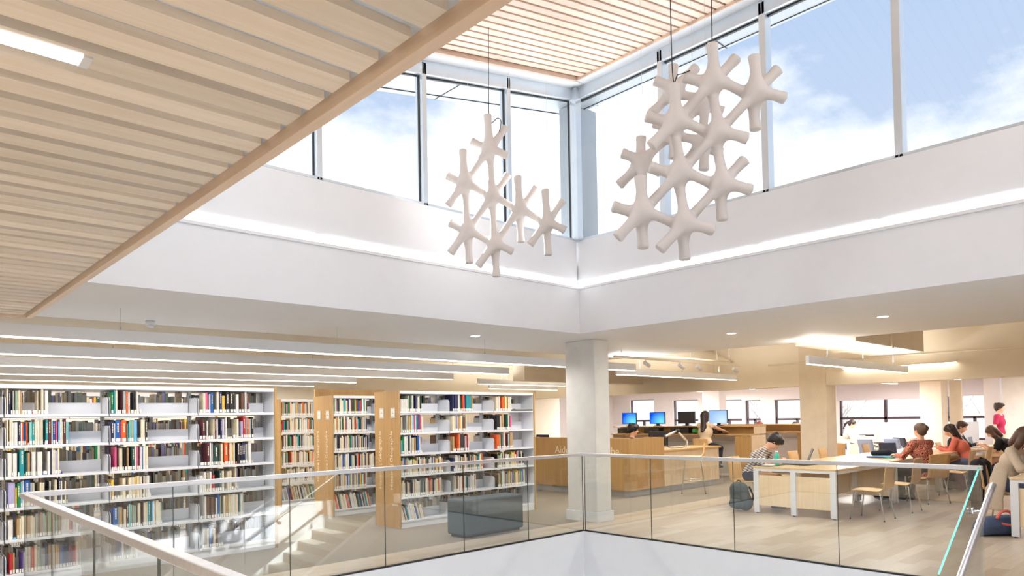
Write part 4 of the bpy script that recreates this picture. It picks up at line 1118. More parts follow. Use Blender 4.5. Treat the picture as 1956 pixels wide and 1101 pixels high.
def stool_proto():
    t = thing('bar_stool', '', 'stool', (0, 0, 0))
    MB().shell(arc([(.20, .735), (.17, .752), (.05, .755), (-.09, .748), (-.155, .755), (-.185, .785)]), -.195, .195, .011, curve=.01).build('seat', PLY, t)
    MB().shell(arc([(-.185, .785), (-.2, .83), (-.208, .91), (-.225, 1.0)]), -.195, .195, .011, curve=.02).build('backrest', PLY, t)
    for sx_ in (1, -1):
        for sy in (1, -1):
            MB().tube([(.13*sx_, .13*sy, .735), (.15*sx_, .15*sy, .70), (.23*sx_, .21*sy, .012)], .0095, 10).build('leg', CHROME, t)
            MB().cyl(.23*sx_, .21*sy, 0, .014, .012, 10).build('foot_cap', BLACK, t)
    a, b_ = .205, .19
    MB().tube([(a, b_, .26), (-a, b_, .26), (-a, -b_, .26), (a, -b_, .26), (a, b_, .26)], .008, 8).build('foot_ring', CHROME, t)
    MB().tube([(.13, .13, .733), (-.13, .13, .733)], .009, 8).tube([(.13, -.13, .733), (-.13, -.13, .733)], .009, 8).build('seat_frame', BLACK, t)
    return t
S0 = stool_proto(); S0.location = (7.72, 2.83, 0); S0.rotation_euler = (0, 0, .1); S0['label'] = 'tall plywood bar stool under the woman in the cream top'
S0['group'] = 'tall bar stools'
dup(S0, (4.98, 1.42, 0), 2.15, 'empty tall plywood bar stool before the low service counter', 'tall bar stools')
dup(S0, (7.75, 4.55, 0), .15, 'tall plywood bar stool at the computer bar behind the monitor arm', 'tall bar stools')
# office chairs and low armchairs
def armchair(x, y, rz, label, m):
    t = thing('armchair', label, 'armchair', (x, y, 0))
    MB().box(x-.25, x+.25, y-.24, y+.24, .36, .46).build('seat', m, t, .02)
    MB().hexa([(x-.27, y-.25, .44), (x-.20, y-.25, .44), (x-.20, y+.25, .44), (x-.27, y+.25, .44), (x-.36, y-.25, .86), (x-.29, y-.25, .86), (x-.29, y+.25, .86), (x-.36, y+.25, .86)]).build('backrest', m, t, .015)
    for sy in (1, -1):
        yy = y+sy*.29
        MB().tube([(x+.27, yy, .01), (x+.27, yy, .64), (x-.25, yy, .64), (x-.25, yy, .01)], .016, 8).build('arm_frame', STEEL_G, t)
        bx('armrest', BLACK, x-.22, x+.26, yy-.025, yy+.025, .65, .675, t)
    MB().tube([(x+.27, y-.29, .34), (x+.27, y+.29, .34)], .014, 8).tube([(x-.25, y-.29, .34), (x-.25, y+.29, .34)], .014, 8).build('cross_bar', STEEL_G, t)
    t.rotation_euler = (0, 0, rz)
BG = mat('blue grey upholstery', srgb(150, 160, 182), .85, var=.08, scale=50)
armchair(12.3, .55, -.5, 'grey armchair right beside the beige column, leftmost of three', BG)
armchair(12.75, .05, -.5, 'grey armchair in the middle of the three by the column', BG)
armchair(13.6, .1, -.7, 'grey armchair at the right of the three, before the white desk', DKGREY)
oc = thing('office_chair', 'dark navy office chair with pale arm behind the left end of the service desk', 'chair', (5.6, 6.1, 0))
MB().box(5.38, 5.42, 5.85, 6.3, .6, 1.14).build('backrest', mat('navy fabric', srgb(34, 36, 62), .9, var=.1, scale=40), oc, .02)
bx('seat', bpy.data.materials['navy fabric'], 5.40, 5.85, 5.85, 6.3, .46, .54, oc, .02)
MB().tube([(5.45, 5.82, .5), (5.43, 5.80, .98), (5.5, 5.79, 1.0), (5.74, 5.79, .98), (5.74, 5.82, .5)], .016, 8).tube([(5.45, 6.33, .5), (5.43, 6.35, .98), (5.74, 6.35, .98), (5.74, 6.33, .5)], .016, 8).build('armrest', PLY, oc)
MB().cyl(5.62, 6.08, .06, .46, .03, 12).build('gas_column', CHROME, oc)
f_ = MB()
for i in range(5): f_.tube([(5.62, 6.08, .08), (5.62+.28*math.cos(i*1.257), 6.08+.28*math.sin(i*1.257), .02)], .02, 8)
f_.build('star_base', BLACK, oc)

# ------------------------------------------------------------------ study tables
def table(label, x0, x1, y0, y1, h=.735, ends=(1, 1), double=True):
    t = thing('study_table', label, 'table', ((x0+x1)/2, (y0+y1)/2, 0))
    ym = (y0+y1)/2
    bx('table_top', TOPW, x0, x1, y0, y1, h-.028, h, t, .003)
    L_ = .085
    yl = [y0+.005, ym-L_/2, y1-L_-.005] if double else [y0+.005, y1-L_-.005]
    for k, x in enumerate((x0+.005, x1-L_-.005)):
        for yy in yl:
            lg = bx('leg', STEEL_W, x, x+L_*.7, yy, yy+L_, .015, h-.029, t, .002)
            MB().cyl(x+L_*.35, yy+L_/2, 0, .016, .02, 10).build('levelling_foot', DKGREY, lg)
        for a, b in zip(yl[:-1], yl[1:]):
            bx('top_rail', STEEL_W, x, x+L_*.7, a+L_, b, h-.065, h-.029, t)
            if ends[k]: bx('end_panel', BIRCHP, x+.015, x+.04, a+L_, b, .13, h-.13, t)
    for a in ([y0+.01, y1-.04] if double else [ym]):
        bx('side_rail', STEEL_W, x0+L_, x1-L_, a, a+.03, h-.075, h-.03, t)
    if double: bx('modesty_panel', BIRCHP, x0+.3, x1-.3, ym-.012, ym+.012, .2, h-.1, t)
    return t
table('double study table with white legs and pale end panels nearest the rail', 3.05, 5.5, -2.19, -.90)
table('middle double study table, where the woman in the patterned blouse sits', 5.53, 7.95, -2.19, -.90)
table('far double study table, where the woman in the coral sweater sits', 7.98, 9.85, -2.19, -.90)
table('study table shared by the man in the jacket and the woman in black', 9.95, 12.4, -2.55, -1.78, double=False)
table('study table at the right edge where the woman in the cardigan writes', 2.98, 5.4, -5.6, -4.30)
table('white topped desk by the far window where the woman in white sits', 14.9, 17.2, .9, 2.3, double=False)
table('low study table in front of the walking person', 13.6, 15.2, -3.1, -2.0, double=False)
# white privacy screens on the window desks
FR = glass('frosted screen', (.80, .84, .90), .05, .3)
SCRM = mat('white privacy screen', srgb(226, 230, 238), .5, var=.01)
for i, (x, y0, y1, m, lab) in enumerate(((16.9, .95, 2.2, SCRM, 'white privacy screen on the desk by the wide far window'), (17.4, -.6, .9, SCRM, 'pale privacy screen right of the window desk, before the wide window'), (13.5, 2.2, 4.6, SCRM, 'white privacy screen beyond the second bar'))):
    z0 = .736 if i == 0 else .5
    t = thing('privacy_screen', lab, 'screen', (x, (y0+y1)/2, 0 if i else .736))
    bx('screen_board', m, x, x+.03, y0, y1, z0, 1.22, t, .004)
    for yy in (y0+.1, y1-.1): bx('foot', STEEL_G, x-.02, x+.05, yy-.02, yy+.02, 0 if i else .736, z0+.03, t)

# ------------------------------------------------------------------ things on and under the tables
TZ = .736
def laptop(label, x, y, rz, m=DARKP, ang=1.9, lid=None, z=TZ):
    t = thing('laptop', label, 'laptop', (0, 0, 0))
    bx('base', m, -.12, .12, -.17, .17, 0, .018, t, .002)
    mk = MB()
    for r in range(5):
        for q in range(12): mk.box(-.09+r*.026, -.07+r*.026, -.15+q*.025, -.13+q*.025, .018, .0195)
    mk.build('keys', BM['k'], t)
    ca, sa = math.cos(ang), math.sin(ang)
    def P(u, v): return (.115-ca*u*-1*-1 if False else .115+(-ca)*u*1.0+sa*0, v, .018+sa*u)
    l = MB(); d_ = .22
    a = [(.115, -.17, .018), (.115, .17, .018), (.115-ca*d_, .17, .018+sa*d_), (.115-ca*d_, -.17, .018+sa*d_)]
    nx_, nz_ = sa*.008, ca*.008
    l.hexa([a[0], a[1], a[2], a[3]]+[(p[0]+nx_, p[1], p[2]+nz_) for p in a])
    lo_ = l.build('lid', lid or m, t)
    MB().add([(p[0]*1-.001*sa+(.0), p[1]*.93, p[2]*1) for p in a], [(0, 1, 2, 3)]).build('screen', mat('laptop screen', srgb(60, 64, 80), .2) if 'laptop screen' not in bpy.data.materials else bpy.data.materials['laptop screen'], lo_)
    t.location = (x, y, z); t.rotation_euler = (0, 0, rz)
    return t
laptop('black laptop standing open on the near table, right of the turquoise bottle', 4.62, -1.22, PI*.5+.5, ang=1.2)
laptop('grey purple laptop open in front of the woman in the patterned blouse', 7.0, -1.62, .75, mat('purple laptop shell', srgb(112, 60, 120), .4), 1.75, BM['g'])
laptop('silver laptop open in front of the woman in white by the window', 15.5, 1.75, -PI/2, STEEL_G, 1.8)
laptop('white laptop standing open before the woman in black', 10.75, -2.15, PI/2, STEEL_W, 1.75)
bt = thing('water_bottle', 'turquoise sports bottle standing on the near study table', 'bottle', (3.42, -1.12, TZ))
MB().tube([(3.42, -1.12, TZ), (3.42, -1.12, TZ+.005), (3.42, -1.12, TZ+.16), (3.42, -1.12, TZ+.19), (3.42, -1.12, TZ+.205)], [.034, .037, .037, .03, .022], 20).build('bottle_body', mat('turquoise plastic', srgb(64, 196, 172), .3, var=.04), bt)
MB().cyl(3.42, -1.12, TZ+.205, TZ+.235, .02, 16).build('cap', STEEL_W, bt)
bx('label_band', BM['q'], 3.38, 3.3825, -1.14, -1.10, TZ+.05, TZ+.12, bt)
bt = thing('water_bottle', 'clear plastic bottle on the table between the coral sweater and the woman in black', 'bottle', (10.12, -2.0, TZ))
MB().tube([(10.12, -2.0, TZ), (10.12, -2.0, TZ+.15), (10.12, -2.0, TZ+.19), (10.12, -2.0, TZ+.21)], [.032, .032, .018, .014], 16).build('bottle_body', mat('pale clear plastic', srgb(215, 222, 235), .15, var=.03), bt)
MB().cyl(10.12, -2.0, TZ+.21, TZ+.225, .015, 12).build('cap', BM['w'], bt)
pd = thing('desk_pad', 'dark teal folder with papers lying before the person in stripes', 'folder', (3.35, -.98, TZ))
bx('cover', mat('dark teal folder', srgb(44, 70, 76), .6), 3.15, 3.62, -1.16, -.93, TZ, TZ+.008, pd); bx('paper', PAPER, 3.25, 3.5, -1.12, -.95, TZ+.008, TZ+.011, pd)
cs = MB().hexa([(3.6, -1.5, TZ), (4.15, -1.62, TZ), (4.25, -1.25, TZ), (3.7, -1.05, TZ), (3.62, -1.48, TZ+.03), (4.12, -1.58, TZ+.035), (4.2, -1.28, TZ+.03), (3.72, -1.08, TZ+.025)])
props(cs.build('laptop_sleeve', mat('black neoprene', srgb(34, 36, 42), .8, var=.1), None, .01), 'black laptop sleeve lying on the near study table beside the bottle', 'sleeve')
fo = thing('folder', 'light blue folder lying on the table under the black pouch', 'folder', (6.35, -1.7, TZ))
bx('cover', mat('sky blue card', srgb(90, 160, 205), .5), 6.1, 6.6, -1.92, -1.5, TZ, TZ+.028, fo, .004); bx('spine', BM['n'], 6.095, 6.1, -1.92, -1.5, TZ, TZ+.028, fo)
o = SDF(.01); o.cap((-.16, 0, .045), (.12, .02, .06), .045, .06, .04).cap((.1, .02, .06), (.2, -.02, .03), .05, .03, .04).ell((0, 0, -.15), (.4, .3, .15), neg=True)
t = thing('pencil_pouch', 'black fabric pouch lying on the light blue folder', 'pouch', (6.38, -1.68, TZ+.029)); t.rotation_euler = (0, 0, -.9)
o.build('pouch_body', mat('black fabric', srgb(24, 24, 28), .9, var=.2, scale=30), t); MB().tube([(6.24, -1.68, TZ+.029+.105), (6.5, -1.68, TZ+.029+.12)], .004, 6).build('zipper', DKGREY, t)
gb = MB().box(5.98, 6.1, -1.98, -1.84, TZ, TZ+.02); props(gb.build('notebook', BM['e'], None, .003), 'small green notebook beside the light blue folder', 'notebook')
pp = MB().box(5.75, 6.0, -2.1, -1.9, TZ, TZ+.003); props(pp.build('paper_sheet', PAPER), 'white paper sheet at the elbow of the patterned blouse', 'paper')
pp = MB().box(10.15, 10.45, -2.5, -2.3, TZ, TZ+.004); props(pp.build('paper_sheet', PAPER), 'white paper sheets under the hand of the woman in black', 'paper')
pp = MB().box(4.1, 4.45, -4.68, -4.42, TZ, TZ+.004); props(pp.build('paper_sheet', PAPER), 'white paper sheet under the hand of the woman in the cardigan', 'paper')
for i, (x, y) in enumerate(((13.9, -2.35), (14.3, -2.75))):
    t = thing('table_card', ['white folded card on the low table, under the walking person', 'white folded card at the right on the low table'][i], 'card', (x, y, TZ))
    MB().hexa([(x-.05, y-.08, TZ), (x+.05, y-.08, TZ), (x+.05, y+.08, TZ), (x-.05, y+.08, TZ), (x-.003, y-.08, TZ+.15), (x+.003, y-.08, TZ+.15), (x+.003, y+.08, TZ+.15), (x-.003, y+.08, TZ+.15)]).build('card_body', PAPER, t)
ff = MB()
t = thing('camera_case', 'black bag lying on the table between the man and the woman in black', 'bag', (10.5, -1.95, TZ))
SDF(.012).cap((-.15, 0, .06), (.18, .05, .07), .06, .07, .04).cap((.1, .1, .05), (-.05, .12, .05), .05, .05, .04).ell((0, 0, -.2), (.6, .6, .2), neg=True).build('bag_body', bpy.data.materials['black fabric'], t)
MB().tube(smooth_path([(10.36, -1.95, TZ+.1), (10.45, -1.93, TZ+.19), (10.62, -1.91, TZ+.19), (10.68, -1.91, TZ+.12)]), .008, 6).build('strap', DKGREY, t)
# bags on the floor
def backpack(label, x, y, rz, m, w=.30, d_=.20, h=.42, lean=.05, m2=None):
    t = thing('backpack', label, 'bag', (x, y, 0)); t.rotation_euler = (0, 0, rz)
    s_ = SDF(.012)
    s_.cap((0, -w*.28, .13), (lean, -w*.24, h*.74), .12, .09, .07).cap((0, w*.28, .13), (lean, w*.24, h*.74), .12, .09, .07).cap((lean, -w*.1, h*.80), (lean, w*.1, h*.80), .10, .10, .06).ell((0, 0, -.25), (.6, .6, .26), neg=True)
    s_.build('bag_body', m, t)
    SDF(.012).cap((.10, -w*.25, .12), (.10, w*.25, .12), .075, .075, .05).ell((0, 0, -.25), (.6, .6, .27), neg=True).build('front_pocket', m2 or m, t)
    q = lambda pts: [(a+x, b+y, c) for a, b, c in pts]
    MB().tube(q(smooth_path([(lean, -.05, h*.96), (lean, -.03, h*1.06), (lean, .03, h*1.06), (lean, .05, h*.96)])), .010, 8).build('carry_loop', BLACK, t)
    MB().tube(q(smooth_path([(-.1, -w*.25, h*.85), (-.17, -w*.3, h*.5), (-.13, -w*.3, .1)])), .016, 8).tube(q(smooth_path([(-.1, w*.25, h*.85), (-.17, w*.3, h*.5), (-.13, w*.3, .1)])), .016, 8).build('shoulder_strap', BLACK, t)
    MB().tube(q(smooth_path([(lean+.085, -w*.3, h*.55), (lean+.1, -w*.2, h*.84), (lean+.1, w*.2, h*.84), (lean+.085, w*.3, h*.55)])), .005, 6).build('zipper', DKGREY, t)
    return t
backpack('slate grey backpack on the floor left of the near study table', 3.18, -.62, 2.9, mat('slate canvas', srgb(70, 84, 92), .85, var=.15, scale=30), h=.46)
b2 = backpack('black backpack slumped on the floor under the woman in the patterned blouse', 5.75, -1.95, 2.6, bpy.data.materials['black fabric'], w=.4, h=.36, lean=-.08)
backpack('brown plum shoulder bag on the floor beneath the coral sweater', 8.35, -2.3, 3.0, mat('plum leather', srgb(92, 62, 64), .6, var=.12, scale=20), w=.40, h=.38)
t = thing('tote_bag', 'blue denim bag with pink lining on the floor by the right table', 'bag', (3.08, -4.12, 0))
SDF(.012).cap((-.12, .08, .12), (.14, -.1, .12), .12, .13, .06).cap((-.2, .14, .07), (.1, .1, .1), .07, .09, .06).ell((0, 0, -.25), (.7, .7, .26), neg=True).build('bag_body', mat('blue denim', srgb(70, 86, 118), .9, var=.15, scale=40), t)
MB().tube(smooth_path([(2.98, -4.16, .22), (3.02, -4.2, .3), (3.12, -4.26, .3), (3.18, -4.3, .2), (3.1, -4.28, .14), (3.0, -4.2, .16)]), .018, 8).build('handle', mat('coral pink strap', srgb(224, 106, 100), .7), t)

# bare winter trees outside the far windows
BARK = mat('pale bark', srgb(176, 168, 162), .9, var=.2, scale=12)
for i, (x, y, h, lab) in enumerate(((27, 3.2, 7.5, 'bare pale tree outside the wide far window, right of its middle bar'), (30, 1.6, 8.5, 'bare pale tree outside the wide far window, near its right end'), (29, 12.5, 7.5, 'bare tree outside the first far window left of the dark monitor'), (28, 7.6, 7.0, 'bare tree outside the small far window near the beige column'))):
    t = thing('tree', lab, 'tree', (x, y, -3.8)); r_ = random.Random(i)
    m = MB(); m.tube(smooth_path([(x, y, -3.8), (x+.05, y+.06, -1), (x-.04, y, 1.2), (x+.1, y+.1, h-3.8)]), [.17-.15*k/24 for k in range(25)], 8); m.build('trunk', BARK, t)
    m = MB()
    for q in range(26):
        z0 = r_.uniform(.1, h-4.6); a = r_.uniform(0, 6.28); l = r_.uniform(.8, 2.0)
        p = [(x, y, z0), (x+l*.4*math.cos(a), y+l*.4*math.sin(a), z0+l*.45), (x+l*.8*math.cos(a+.2), y+l*.8*math.sin(a+.2), z0+l*1.1)]
        m.tube(p, [.04, .025, .008], 6)
        for s_ in (-1, 1): m.tube([p[1], (p[1][0]+.3*math.cos(a+s_), p[1][1]+.3*math.sin(a+s_), p[1][2]+.45)], [.016, .005], 5)
    m.build('branches', BARK, t)
# ------------------------------------------------------------------ people
SKIN1 = mat('skin light', srgb(226, 180, 152), .55, var=.04); SKIN2 = mat('skin tan', srgb(206, 154, 122), .55, var=.04)
LIP = mat('lips', srgb(176, 96, 88), .5); EYEW = mat('eye', srgb(52, 40, 38), .2)
def fabric(name, c, var=.08, scale=30): return mat(name, srgb(*c), .9, var=var, scale=scale)
def pattern_fabric(name):
    m, nt, out = newmat(name); b = N(nt, 'ShaderNodeBsdfPrincipled', Roughness=.9); tc = N(nt, 'ShaderNodeTexCoord')
    vo = N(nt, 'ShaderNodeTexVoronoi', Scale=10.0); L(nt, tc.outputs['Object'], vo.inputs['Vector'])
    mu = N(nt, 'ShaderNodeMath', operation='MULTIPLY'); mu.inputs[1].default_value = 26; L(nt, vo.outputs['Distance'], mu.inputs[0])
    si = N(nt, 'ShaderNodeMath', operation='SINE'); L(nt, mu.outputs[0], si.inputs[0])
    rp = N(nt, 'ShaderNodeValToRGB'); rp.color_ramp.interpolation = 'CONSTANT'
    el = rp.color_ramp.elements; el[0].position = 0; el[0].color = c4(srgb(64, 44, 58)); el[1].position = .16; el[1].color = c4(srgb(178, 58, 54))
    for p_, cc in ((.42, (206, 104, 76)), (.62, (224, 196, 160)), (.88, (160, 48, 56))):
        q = el.new(p_); q.color = c4(srgb(*cc))
    mr = N(nt, 'ShaderNodeMapRange'); mr.inputs['From Min'].default_value = -1; L(nt, si.outputs[0], mr.inputs['Value'])
    L(nt, mr.outputs['Result'], rp.inputs[0]); L(nt, rp.outputs[0], b.inputs['Base Color']); L(nt, b.outputs[0], out.inputs[0])
    return m
def stripe_fabric(name):
    m, nt, out = newmat(name); b = N(nt, 'ShaderNodeBsdfPrincipled', Roughness=.9); tc = N(nt, 'ShaderNodeTexCoord')
    mp = N(nt, 'ShaderNodeMapping'); mp.inputs['Rotation'].default_value = (0, .35, 0)
    wv = N(nt, 'ShaderNodeTexWave', wave_type='BANDS', bands_direction='Z', Scale=13.0, Distortion=.6)
    L(nt, tc.outputs['Object'], mp.inputs[0]); L(nt, mp.outputs[0], wv.inputs[0])
    rp = N(nt, 'ShaderNodeValToRGB'); rp.color_ramp.interpolation = 'CONSTANT'; rp.color_ramp.elements[0].color = c4(srgb(30, 28, 34)); rp.color_ramp.elements[1].position = .5; rp.color_ramp.elements[1].color = c4(srgb(228, 222, 214))
    L(nt, wv.outputs['Fac'], rp.inputs[0]); L(nt, rp.outputs[0], b.inputs['Base Color']); L(nt, b.outputs[0], out.inputs[0])
    return m
JEAN = fabric('dark blue denim', (58, 70, 96), .12); BLKF = fabric('black cotton', (26, 26, 30), .15); SHOE = fabric('dark shoe', (40, 38, 42))
V = lambda *a: np.array(a, float)
def unit(v): v = np.array(v, float); return v/np.linalg.norm(v)
def ik(a, b, l1, l2, pole):
    d = b-a; L_ = min(np.linalg.norm(d), (l1+l2)*.995); u = unit(d); b = a+u*L_
    x = (l1*l1-l2*l2+L_*L_)/(2*L_); h = math.sqrt(max(l1*l1-x*x, 0))
    p = np.array(pole, float); p = unit(p-u*(p@u)); return a+u*x+p*h, b
def person(label, loc, yaw, seat=.47, lean=.25, neck=.3, turn=0.0, hl=None, hr=None, top=None, sleeve=1.0, legs=None, hair=None, style='short', skin=SKIN1,
           res=.011, legL=None, legR=None, female=True, stand=False, elbow=None, topname='shirt', hem=.0, scale=1.0, headdrop=0.0, beard=False, extra=None, look=0.0):
    """built in a frame where the person faces +x; seat is the height of the seat under them"""
    t = thing('person', label, 'person', tuple(loc)); t.rotation_euler = (0, 0, yaw); t.scale = (scale,)*3
    sw = .165 if female else .185; hw = .085
    P = V(0, 0, (.93 if stand else seat+.095))
    sd_ = V(math.sin(lean), 0, math.cos(lean)); ch = P+sd_*.28; l2 = lean*1.25
    nb = ch+V(math.sin(l2), 0, math.cos(l2))*.22
    l3 = l2*.6+neck
    hd = nb+V(math.sin(l3*.8), 0, math.cos(l3*.8))*.185
    # head axes: forward / left / up with pitch and turn
    pt = neck+lean*.45
    fz = V(math.cos(pt)*math.cos(turn), math.cos(pt)*math.sin(turn), -math.sin(pt)); lf = V(-math.sin(turn), math.cos(turn), 0); up = np.cross(fz, lf)
    HR = np.stack([fz, lf, up], 1)
    H = lambda a, b, c: hd+HR@V(a, b, c)
    shl, shr = nb+V(-.02, sw, -.045), nb+V(-.02, -sw, -.045)
    hl = shl+V(.1, .06, -.52) if hl is None else V(*hl); hr = shr+V(.1, -.06, -.52) if hr is None else V(*hr)
    el, hl = ik(shl, hl, .275, .25, (-.5, .55, -.6) if elbow is None else elbow); er, hr = ik(shr, hr, .275, .25, (-.5, -.55, -.6) if elbow is None else (elbow[0], -elbow[1], elbow[2]))
    hpl, hpr = P+V(0, hw, -.03), P+V(0, -hw, -.03)
    if stand:
        (kl, al), (kr, ar_) = [ik(h_, V(*f_), .43, .42, (1, 0, 0)) for h_, f_ in ((hpl, legL or (.1, .09, .08)), (hpr, legR or (-.1, -.09, .08)))]
    else:
        al = V(*(legL or (.40, .10, .08))); ar_ = V(*(legR or (.42, -.10, .08)))
        kl, al = ik(hpl, al, .43, .42, (1, .1, 1)); kr, ar_ = ik(hpr, ar_, .43, .42, (1, -.1, 1))
    b = SDF(res)
    # head: cranium, face, jaw, nose, ears, brow; eye sockets and mouth carved
    b.ell(H(-.012, 0, .03), (.098, .078, .092), HR, .03).ell(H(.03, 0, -.035), (.062, .058, .075), HR, .03).ell(H(.045, 0, -.085), (.03, .032, .026), HR, .03)
    b.cap(H(.085, 0, .005), H(.108, 0, -.028), .010, .014, .012).ell(H(-.008, .078, -.005), (.022, .010, .030), HR, .008).ell(H(-.008, -.078, -.005), (.022, .010, .030), HR, .008)
    b.ell(H(.098, .032, .012), (.018, .016, .011), HR, .006, True).ell(H(.098, -.032, .012), (.018, .016, .011), HR, .006, True)
    b.cap(nb+V(-.005, 0, -.03), H(-.02, 0, -.06), .056, .050, .03)
    # trunk
    b.cap(P+V(0, .05, 0), P+V(0, -.05, 0), .115, .115, .06).cap(P+sd_*.1, ch, .112, .118, .06, (V(1, 0, 0), 1.12)).cap(ch+V(0, .055, .03), ch+V(0, -.055, .03), .105, .105, .06, (unit(V(1, 0, -.3)), 1.1))
    b.cap(ch+V(0, .05, .02), nb+V(-.01, .03, -.05), .10, .055, .05).cap(ch+V(0, -.05, .02), nb+V(-.01, -.03, -.05), .10, .055, .05)
    if female: b.ell(ch+V(.085, .06, .0), (.055, .058, .06), k=.03).ell(ch+V(.085, -.06, .0), (.055, .058, .06), k=.03)
    b.cap(nb+V(-.01, 0, -.035), shl, .05, .048, .04).cap(nb+V(-.01, 0, -.035), shr, .05, .048, .04)
    arms = ((shl, el, hl, 1), (shr, er, hr, -1))
    for s0, e0, h0, sg in arms:
        b.cap(s0, e0, .047, .038, .02).cap(e0, h0, .037, .026, .015)
        # hand: palm, four bent fingers of different lengths, thumb from the side of the palm
        u = unit(h0-e0); dnv = unit(V(0, 0, -1)-u*(-u[2])) if abs(u[2]) < .95 else V(1, 0, 0); sdv = unit(np.cross(u, dnv))*1.0
        pc = h0+u*.045
        b.cap(h0, h0+u*.075, .024, .030, .012, (dnv, 1.7))
        for f_i, (off, ln) in enumerate(((-.027, .052), (-.009, .064), (.009, .068), (.027, .058))):
            k0 = h0+u*.085+sdv*off; k1 = k0+u*ln*.55+dnv*ln*.22; k2 = k1+u*ln*.3+dnv*ln*.42
            b.cap(k0, k1, .0092, .0088, .004).cap(k1, k2, .0088, .0078, .003)
        th = h0+u*.03+sdv*sg*.026
        b.cap(th, th+u*.035+sdv*sg*.022+dnv*.012, .011, .0095, .008).cap(th+u*.035+sdv*sg*.022+dnv*.012, th+u*.062+sdv*sg*.018+dnv*.026, .0095, .008, .004)
    for h_, k_, a_ in ((hpl, kl, al), (hpr, kr, ar_)):
        b.cap(h_, k_, .085, .056, .04).cap(k_, a_, .055, .036, .02)
        b.cap(a_+V(-.03, 0, -.045), a_+V(.13, 0, -.058), .036, .026, .02)
    def asg(c):
        o = np.zeros(len(c), int); q = (c-hd)@HR
        o[(np.abs(np.abs(q[:, 1])-.032) < .012) & (np.abs(q[:, 2]-.012) < .008) & (q[:, 0] > .06)] = 1
        o[(np.abs(q[:, 1]) < .022) & (np.abs(q[:, 2]+.066) < .007) & (q[:, 0] > .05)] = 2
        return o
    b.build('body', [skin, EYEW, LIP], t, asg)
    # clothes
    if top is not None:
        g = SDF(res); e = .014
        g.cap(P+V(0, .05, hem), P+V(0, -.05, hem), .118+e, .118+e, .06).cap(P+sd_*.08, ch, .115+e, .120+e, .06, (V(1, 0, 0), 1.1)).cap(ch+V(0, .055, .03), ch+V(0, -.055, .03), .107+e, .107+e, .06, (unit(V(1, 0, -.3)), 1.08))
        g.cap(ch+V(0, .05, .02), nb+V(-.01, .03, -.05), .10+e, .056+e, .05).cap(ch+V(0, -.05, .02), nb+V(-.01, -.03, -.05), .10+e, .056+e, .05)
        if female: g.ell(ch+V(.085, .06, .0), (.058+e, .06+e, .062+e), k=.03).ell(ch+V(.085, -.06, .0), (.058+e, .06+e, .062+e), k=.03)
        g.cap(nb+V(-.01, 0, -.04), shl, .05+e*.8, .05+e, .04).cap(nb+V(-.01, 0, -.04), shr, .05+e*.8, .05+e, .04)
        if sleeve > 0:
            for s0, e0, h0, sg in arms:
                if sleeve <= .5: g.cap(s0, s0+(e0-s0)*sleeve*2, .050+e, .045+e, .02, None, True)
                else: g.cap(s0, e0, .049+e, .042+e, .02).cap(e0, e0+(h0-e0)*(sleeve-.5)*1.96, .040+e, .031+e*.7, .015, None, True)
        g.ell(nb+V(.045, 0, .035), (.075, .075, .062), k=.01, neg=True)
        g.build(topname, top, t)
    if legs is not None:
        g = SDF(res); e = .013
        g.cap(P+V(0, .05, -.01), P+V(0, -.05, -.01), .117+e, .117+e, .05)
        for h_, k_, a_ in ((hpl, kl, al), (hpr, kr, ar_)): g.cap(h_, k_, .087+e, .060+e, .04).cap(k_, a_+(k_-a_)*.06, .058+e, .045+e, .02, None, True)
        n_ = unit(sd_); g.cut(P+n_*.09, n_)
        g.build('trousers', legs, t)
    for a_ in (al, ar_):
        SDF(res).cap(a_+V(-.035, 0, -.045), a_+V(.135, 0, -.056), .043, .034, .02).cap(a_+V(-.02, 0, .0), a_+V(-.02, 0, -.04), .042, .042, .02).cut(a_+V(0, 0, -.0795), (0, 0, -1)).build('shoe', SHOE, t)
    # hair
    h = SDF(res)
    h.ell(H(-.022, 0, .038), (.112, .092, .098), HR, .03)
    if style in ('short', 'man'):
        h.ell(H(-.06, 0, -.02), (.062, .078, .07), HR, .03); h.ell(H(.05, .0, .085), (.06, .06, .03), HR, .04)
    if style == 'mop':
        h.ell(H(-.025, 0, .045), (.116, .098, .10), HR, .03).ell(H(.055, .0, .082), (.062, .072, .036), HR, .03).ell(H(-.07, 0, -.02), (.058, .082, .07), HR, .03)
        for q_ in range(14): h.ell(H(-.02+.085*math.cos(q_*2.4), .075*math.sin(q_*2.4), .085+.03*math.sin(q_*1.7)), (.034, .03, .028), HR, .012)
    if style == 'curly':
        for _ in range(22):
            a_, c_ = RNG.uniform(0, 2*PI), RNG.uniform(-.1, 1.2); h.ell(H(-.02+.1*math.cos(a_)*math.cos(c_), .09*math.sin(a_)*math.cos(c_), .04+.1*math.sin(c_)), (.035, .035, .03), k=.012)
    if style in ('long', 'drape', 'bun', 'pony'): h.ell(H(-.055, 0, -.02), (.07, .083, .08), HR, .03)
    if style == 'long':
        h.cap(H(-.09, 0, .0), nb+V(-.115, 0, -.08), .075, .07, .04, (V(1, 0, 0), 1.5)).cap(nb+V(-.115, 0, -.08), ch+V(-.16, .0, .05), .07, .045, .04, (V(1, 0, 0), 1.5))
        h.cap(H(-.03, .075, .02), H(-.03, .085, -.12), .035, .03, .03).cap(H(-.03, -.075, .02), H(-.03, -.085, -.12), .035, .03, .03)
    if style == 'drape':
        for sg in (1, -1):
            h.cap(H(-.02, .075*sg, .03), H(.02, .085*sg, -.1), .04, .045, .03).cap(H(.02, .085*sg, -.1), H(.06, .075*sg, -.25), .045, .025, .03)
        h.cap(H(-.08, 0, .0), H(-.07, 0, -.15), .075, .06, .04, (fz, 1.4))
